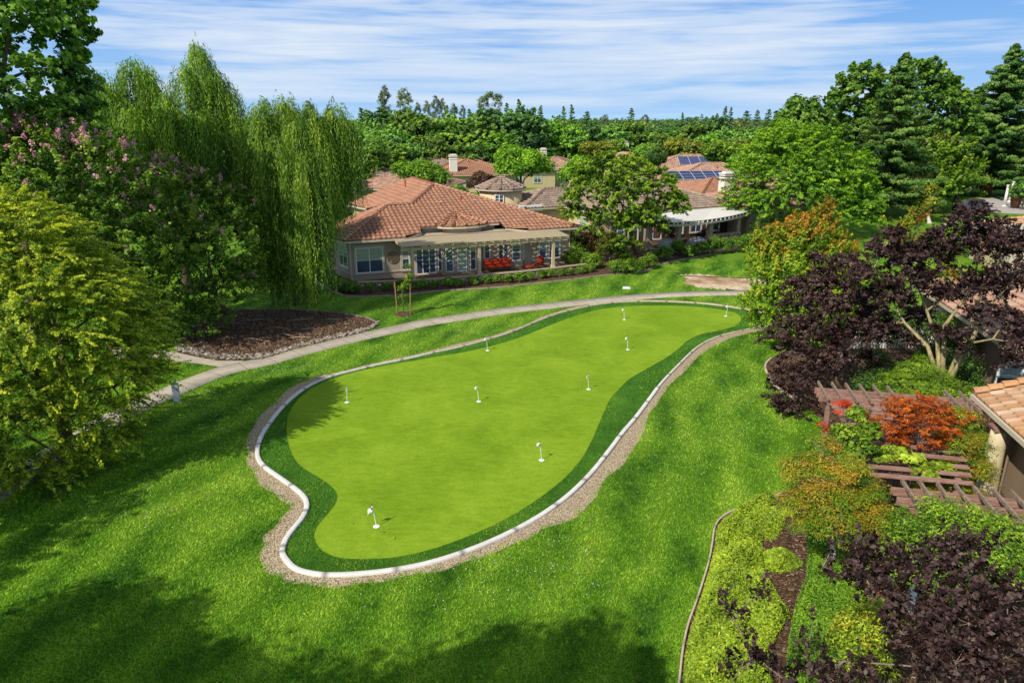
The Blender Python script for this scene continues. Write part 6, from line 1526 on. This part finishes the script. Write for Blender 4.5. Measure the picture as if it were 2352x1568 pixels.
# ---- off-frame trees on the left behind the camera that shade the near lawn
tree('shade_tree', 'tall tree outside the frame left of the camera', 'tree', (-8.6, 1.0, 0), [(-8.5, 2.0, 12.0, 3.0, 2.6, 2.0), (-11.5, 1.5, 11, 2.6, 2.4, 2.2), (-6.5, -1.5, 12.5, 2.6, 2.0, 1.8), (-9.0, -1.5, 13.5, 2.5, 2.2, 1.6)], P_MID, 231, ncl=330, crad=.7, nl=44, L=.3, r0=.3, twigs=20)
tree('shade_tree', 'spreading tree outside the frame on the far left', 'tree', (-17.5, 5.5, 0), [(-17, 6, 8, 3.0, 3.0, 2.2), (-15, 3.5, 9.5, 2.6, 2.4, 2.0)], P_MID, 232, ncl=330, crad=.7, nl=44, L=.3, r0=.3, twigs=20)
tree('locust_tree', 'neighbouring locust outside the left edge that shades the lawn', 'tree', (-22, 12.5, 0), [(-21, 13.5, 7.2, 2.6, 2.6, 2.2), (-20, 12, 5.2, 2.2, 2.2, 1.8), (-23, 15, 6, 2.6, 2.6, 2.2), (-19.5, 15, 4.8, 1.8, 1.8, 1.6), (-22, 10.5, 6.5, 2.4, 2.2, 2.0)], P_YG, 233, ncl=520, crad=.5, nl=50, L=.18, r0=.25, twigs=20, spray=1.0)
# ================================================================ tree belt
protos = {}
def proto(kind, k):
    rr = random.Random(kind+str(k)); s = 300+len(protos)*3
    lab = dict(broad='round green broadleaf tree in the belt behind the tiled roofs', dark='dark green broadleaf tree in the belt behind the tiled roofs', conif='dark pointed conifer standing in the far tree belt', euc='tall grey green eucalyptus standing above the far tree belt', cyp='slender dark cypress spire on the far skyline', olive='low olive green tree in the belt behind the tiled roofs')[kind]
    nm = dict(broad='broadleaf_tree', dark='broadleaf_tree', conif='conifer_tree', euc='eucalyptus_tree', cyp='cypress_tree', olive='olive_tree')[kind]; grp = dict(broad='round green trees of the far belt', dark='dark green trees of the far belt', conif='pointed conifers of the far belt', euc='eucalyptus trees above the far belt', cyp='cypress spires on the skyline', olive='olive green trees of the far belt')[kind]
    if kind in ('broad', 'dark', 'olive'):
        lobes = []
        for i in range(9): a = i*2.4+rr.random(); q = rr.uniform(1.2, 2.9); lobes.append((q*math.cos(a), q*math.sin(a), rr.uniform(3.6, 8.4)-q*.35, rr.uniform(1.5, 2.3), rr.uniform(1.5, 2.3), rr.uniform(1.3, 1.9)))
        lobes.append((0, 0, 8.3, 1.8, 1.8, 1.7)); lobes.append((0, 0, 5, 2.6, 2.6, 2.4))
        pal = {'broad': P_SYC, 'dark': P_DG, 'olive': P_OLV}[kind]
        if kind == 'broad' and k == 1: pal = P_MID
        if kind == 'broad' and k == 2: pal = P_BRT
        for i in range(7): a = i*.9+rr.random()*3; q = rr.uniform(.5, 2.6); lobes.append((q*math.cos(a), q*math.sin(a), rr.uniform(7.2, 9.6)-q*.5, rr.uniform(.6, 1.1), rr.uniform(.6, 1.1), rr.uniform(.8, 1.3)))
        o, _ = tree(nm, lab, 'tree', (0, 0, 0), lobes, pal, s, ncl=330, crad=.5, nl=24, L=.5, wr=.7, r0=.25, twigs=0, group=grp, spray=1.3, sup=.6, sdroop=.1, rand=1.0)
    elif kind == 'euc':
        lobes = []
        for i in range(26): z = 4.5+13.2*(i/25)+rr.uniform(-.5, .5); a = i*2.4+rr.random(); q = rr.uniform(.5, 2.6)*(1.4 if k else .8)*math.sin(PI*(.12+.8*i/25))**.7; lobes.append((q*math.cos(a), q*math.sin(a), z, rr.uniform(.8, 1.4), rr.uniform(.8, 1.4), rr.uniform(.7, 1.5)))
        o, _ = tree(nm, lab, 'tree', (0, 0, 0), lobes, P_EUC, s, ncl=330, crad=.6, nl=24, L=.45, wr=.4, r0=.3, twigs=0, group=grp, bark=(.5, .46, .38), fork=.35)
    elif kind == 'conif': o = conifer(nm, lab, (0, 0, 0), 14, 3.0, s, P_RW, nb=70, nl=40, L=.6, group=grp, skirt=.1, top_p=.8 if k else 1.0)
    else: o = conifer(nm, lab, (0, 0, 0), 13, .95, s, P_DG, nb=60, nl=40, L=.45, group=grp, skirt=.04, top_p=.4)
    return [o, 0, {'broad': 10.2, 'dark': 10.2, 'olive': 10.2, 'euc': 19, 'conif': 14, 'cyp': 13}[kind]]
def put(kind, k, px, Y, py_top=None, hgt=None, wid=1.0):
    global HZ
    key = (kind, k, Y > 205)
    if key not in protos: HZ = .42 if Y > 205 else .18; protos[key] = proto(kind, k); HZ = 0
    pr = protos[key]; p = foot(px, Y); h_ = hgt if hgt else ztop(py_top, Y); s = h_/pr[2]; sc = (s*wid, s*wid, s); rz = random.Random(px*7+Y).uniform(0, 6.28)
    if pr[1] == 0: pr[0].location = p; pr[0].rotation_euler = (0, 0, rz); pr[0].scale = sc
    else: copy_thing(pr[0], p, None, rz, sc)
    pr[1] += 1
# named silhouettes on the skyline
for (k, px, top, Y, wd) in ((0, 893, 196, 190, .75), (0, 934, 202, 195, .95), (0, 1005, 218, 210, .6), (0, 1020, 224, 210, .55), (0, 985, 230, 215, .6), (0, 1045, 236, 215, .7), (1, 1128, 208, 200, 1.15), (0, 720, 230, 210, .9), (1, 1385, 262, 260, .9), (1, 1480, 262, 260, .9), (0, 625, 226, 200, .7), (0, 965, 235, 205, .6), (0, 1065, 240, 220, .5)):
    put('euc', k, px, Y, top, None, wd)
for (k, px, top, Y, wd) in ((0, 1192, 236, 190, .9), (1, 1165, 244, 190, .7), (0, 1240, 250, 200, .9), (0, 1292, 252, 190, .75), (0, 1310, 248, 190, .75), (1, 1080, 258, 190, .8), (1, 1640, 268, 300, 1), (0, 1657, 252, 260, .9), (0, 1670, 254, 260, .8), (1, 1345, 263, 240, 1.1), (0, 1446, 256, 260, 1.2), (0, 1562, 266, 290, .8), (0, 1806, 230, 170, .7), (0, 1887, 220, 150, .9), (0, 1912, 240, 160, .9), (1, 1730, 260, 260, .9), (1, 1755, 258, 250, .9), (0, 1775, 262, 250, .8), (0, 1030, 250, 180, .8), (0, 890, 250, 160, .8), (1, 840, 255, 150, .8), (1, 1706, 262, 270, 1.3)):
    put('conif', k, px, Y, top-7, None, wd*1.15)
for (px, top, Y) in ((1604, 262, 230), (1590, 268, 235), (1612, 270, 240), (1425, 270, 260), (1410, 272, 260), (1572, 270, 240), (1628, 268, 250), (1500, 272, 250)): put('cyp', 0, px, Y, top)
# the front rank of the belt, then the ranks behind
rr = random.Random(77)
for (k, kk, px, top, Y) in (('broad', 0, 850, 268, 150), ('dark', 0, 875, 262, 160), ('broad', 1, 935, 262, 150), ('broad', 0, 905, 290, 140), ('broad', 1, 985, 278, 145), ('broad', 0, 1030, 268, 150), ('broad', 1, 1075, 280, 145), ('dark', 0, 1120, 262, 150), ('dark', 1, 1165, 256, 150), ('dark', 0, 1205, 258, 155), ('broad', 2, 1245, 288, 160), ('broad', 0, 1285, 270, 165), ('broad', 2, 1310, 295, 160), ('dark', 0, 1350, 285, 175), ('broad', 0, 1400, 290, 180), ('broad', 1, 1450, 288, 185), ('dark', 1, 1500, 282, 190), ('broad', 0, 1545, 290, 190), ('broad', 1, 1590, 292, 190), ('dark', 0, 1640, 282, 190), ('broad', 0, 1690, 290, 185), ('broad', 2, 1620, 312, 170), ('broad', 1, 1510, 305, 175), ('broad', 2, 1420, 308, 170), ('olive', 0, 1360, 322, 165), ('broad', 2, 1140, 300, 140), ('olive', 0, 1175, 325, 150), ('broad', 0, 1720, 300, 170), ('broad', 1, 1750, 285, 180), ('dark', 0, 1790, 278, 190), ('broad', 0, 830, 285, 130), ('olive', 0, 1590, 325, 155), ('olive', 0, 1700, 330, 150), ('broad', 2, 1480, 325, 160), ('broad', 0, 1650, 305, 175), ('broad', 0, 1330, 315, 165), ('broad', 1, 1000, 318, 135), ('broad', 1, 1060, 322, 135), ('dark', 1, 1105, 318, 138), ('broad', 0, 950, 322, 132), ('broad', 1, 900, 325, 128)):
    put(k, kk, px, Y, top+rr.uniform(-10, 12), None, rr.uniform(.9, 1.4))
for Y, dx, h0, h1_ in ((215, 30, 7.6, 12.2), (250, 28, 7.6, 12.2), (300, 28, 7.6, 12.6), (380, 28, 8, 13.2)):
    px = 560
    while px < 1860:
        put(rr.choice(['broad', 'dark', 'dark', 'broad', 'conif', 'olive'] if Y < 260 else ['dark', 'broad', 'olive', 'dark', 'broad', 'broad', 'broad']), rr.choice([0, 1]) if True else 0, px+rr.uniform(-8, 8), Y+rr.uniform(-15, 15), None, rr.uniform(h0, h1_), rr.uniform(.9, 1.4)); px += dx*rr.uniform(.7, 1.3)
# trees at the far right behind the plaza and at the left behind the willows
for (k, kk, px, top, Y) in (('broad', 0, 2240, 330, 150), ('dark', 0, 2300, 300, 155), ('broad', 1, 2350, 290, 160), ('dark', 1, 2400, 300, 150), ('broad', 0, 2060, 330, 150), ('dark', 0, 1960, 300, 150), ('broad', 2, 1700, 340, 125), ('broad', 0, 560, 290, 90), ('dark', 0, 500, 300, 95), ('broad', 0, 620, 300, 100), ('dark', 1, 120, 250, 70), ('broad', 0, 2345, 420, 98), ('broad', 2, 2420, 380, 100), ('dark', 0, 200, 280, 75), ('dark', 0, 330, 300, 80), ('broad', 0, 420, 310, 85), ('dark', 1, 690, 330, 90), ('broad', 1, 770, 350, 95), ('dark', 0, 1930, 380, 105), ('broad', 0, 1860, 400, 100)):
    put(k, kk, px, Y, top, None, rr.uniform(1.0, 1.3))
# distant woods reading as one mass, and the hills beyond
r = np.random.default_rng(9); n = 90000; Yd = 430+2800*r.random(n)**1.6; pxs = r.uniform(-400, 2800, n); Xd = (pxs-1176)/1568*(Yd*CS+3.7)
th = 8.5+2.0*np.sin(Xd*.021+Yd*.01)+1.5*np.sin(Xd*.09+2)+r.normal(0, 1.1, n); Zt = th*(1-.85*r.random(n)**2.2)
P = np.stack([Xd, Yd, np.maximum(Zt, .3)], 1); pal = np.array(P_DG); tn = np.clip(r.normal(.5, .22, n), 0, 1)[:, None]; c = np.where(tn < .5, pal[0]+(pal[1]-pal[0])*tn*2, pal[1]+(pal[2]-pal[1])*(tn*2-1))
hz = np.clip((Yd-400)/3500, 0, 1)[:, None]; c = c*(1-hz)+np.array([.10, .16, .17])*hz  # haze worked into the colours, stronger with distance
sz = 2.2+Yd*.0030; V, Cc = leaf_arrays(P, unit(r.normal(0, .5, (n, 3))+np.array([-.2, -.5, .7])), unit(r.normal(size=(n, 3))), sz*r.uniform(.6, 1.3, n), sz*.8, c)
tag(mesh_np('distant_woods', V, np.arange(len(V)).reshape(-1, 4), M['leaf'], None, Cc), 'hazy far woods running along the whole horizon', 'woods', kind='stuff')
def hills(name, Y, base, amp, seed, mat, fr_):
    V = []; F = []; n = 240; rr = random.Random(seed); ph = [rr.uniform(0, 6) for _ in range(6)]
    for i in range(n+1):
        x = -9000+18000*i/n; t = x/Y*6; h = base+amp*(sum(math.sin(t*f*fr_+ph[j])/f for j, f in enumerate((1, 2.1, 3.7, 6.3, 11))))*.6
        V += [(x, Y, -20), (x, Y, max(5, h)), (x, Y+900, max(5, h)*1.0)]
    for i in range(n): a = i*3; F += [(a, a+3, a+4, a+1), (a+1, a+4, a+5, a+2)]
    tag(mesh_np(name, V, F, mat, None, np.ones((len(V), 3)), True), kind='structure')
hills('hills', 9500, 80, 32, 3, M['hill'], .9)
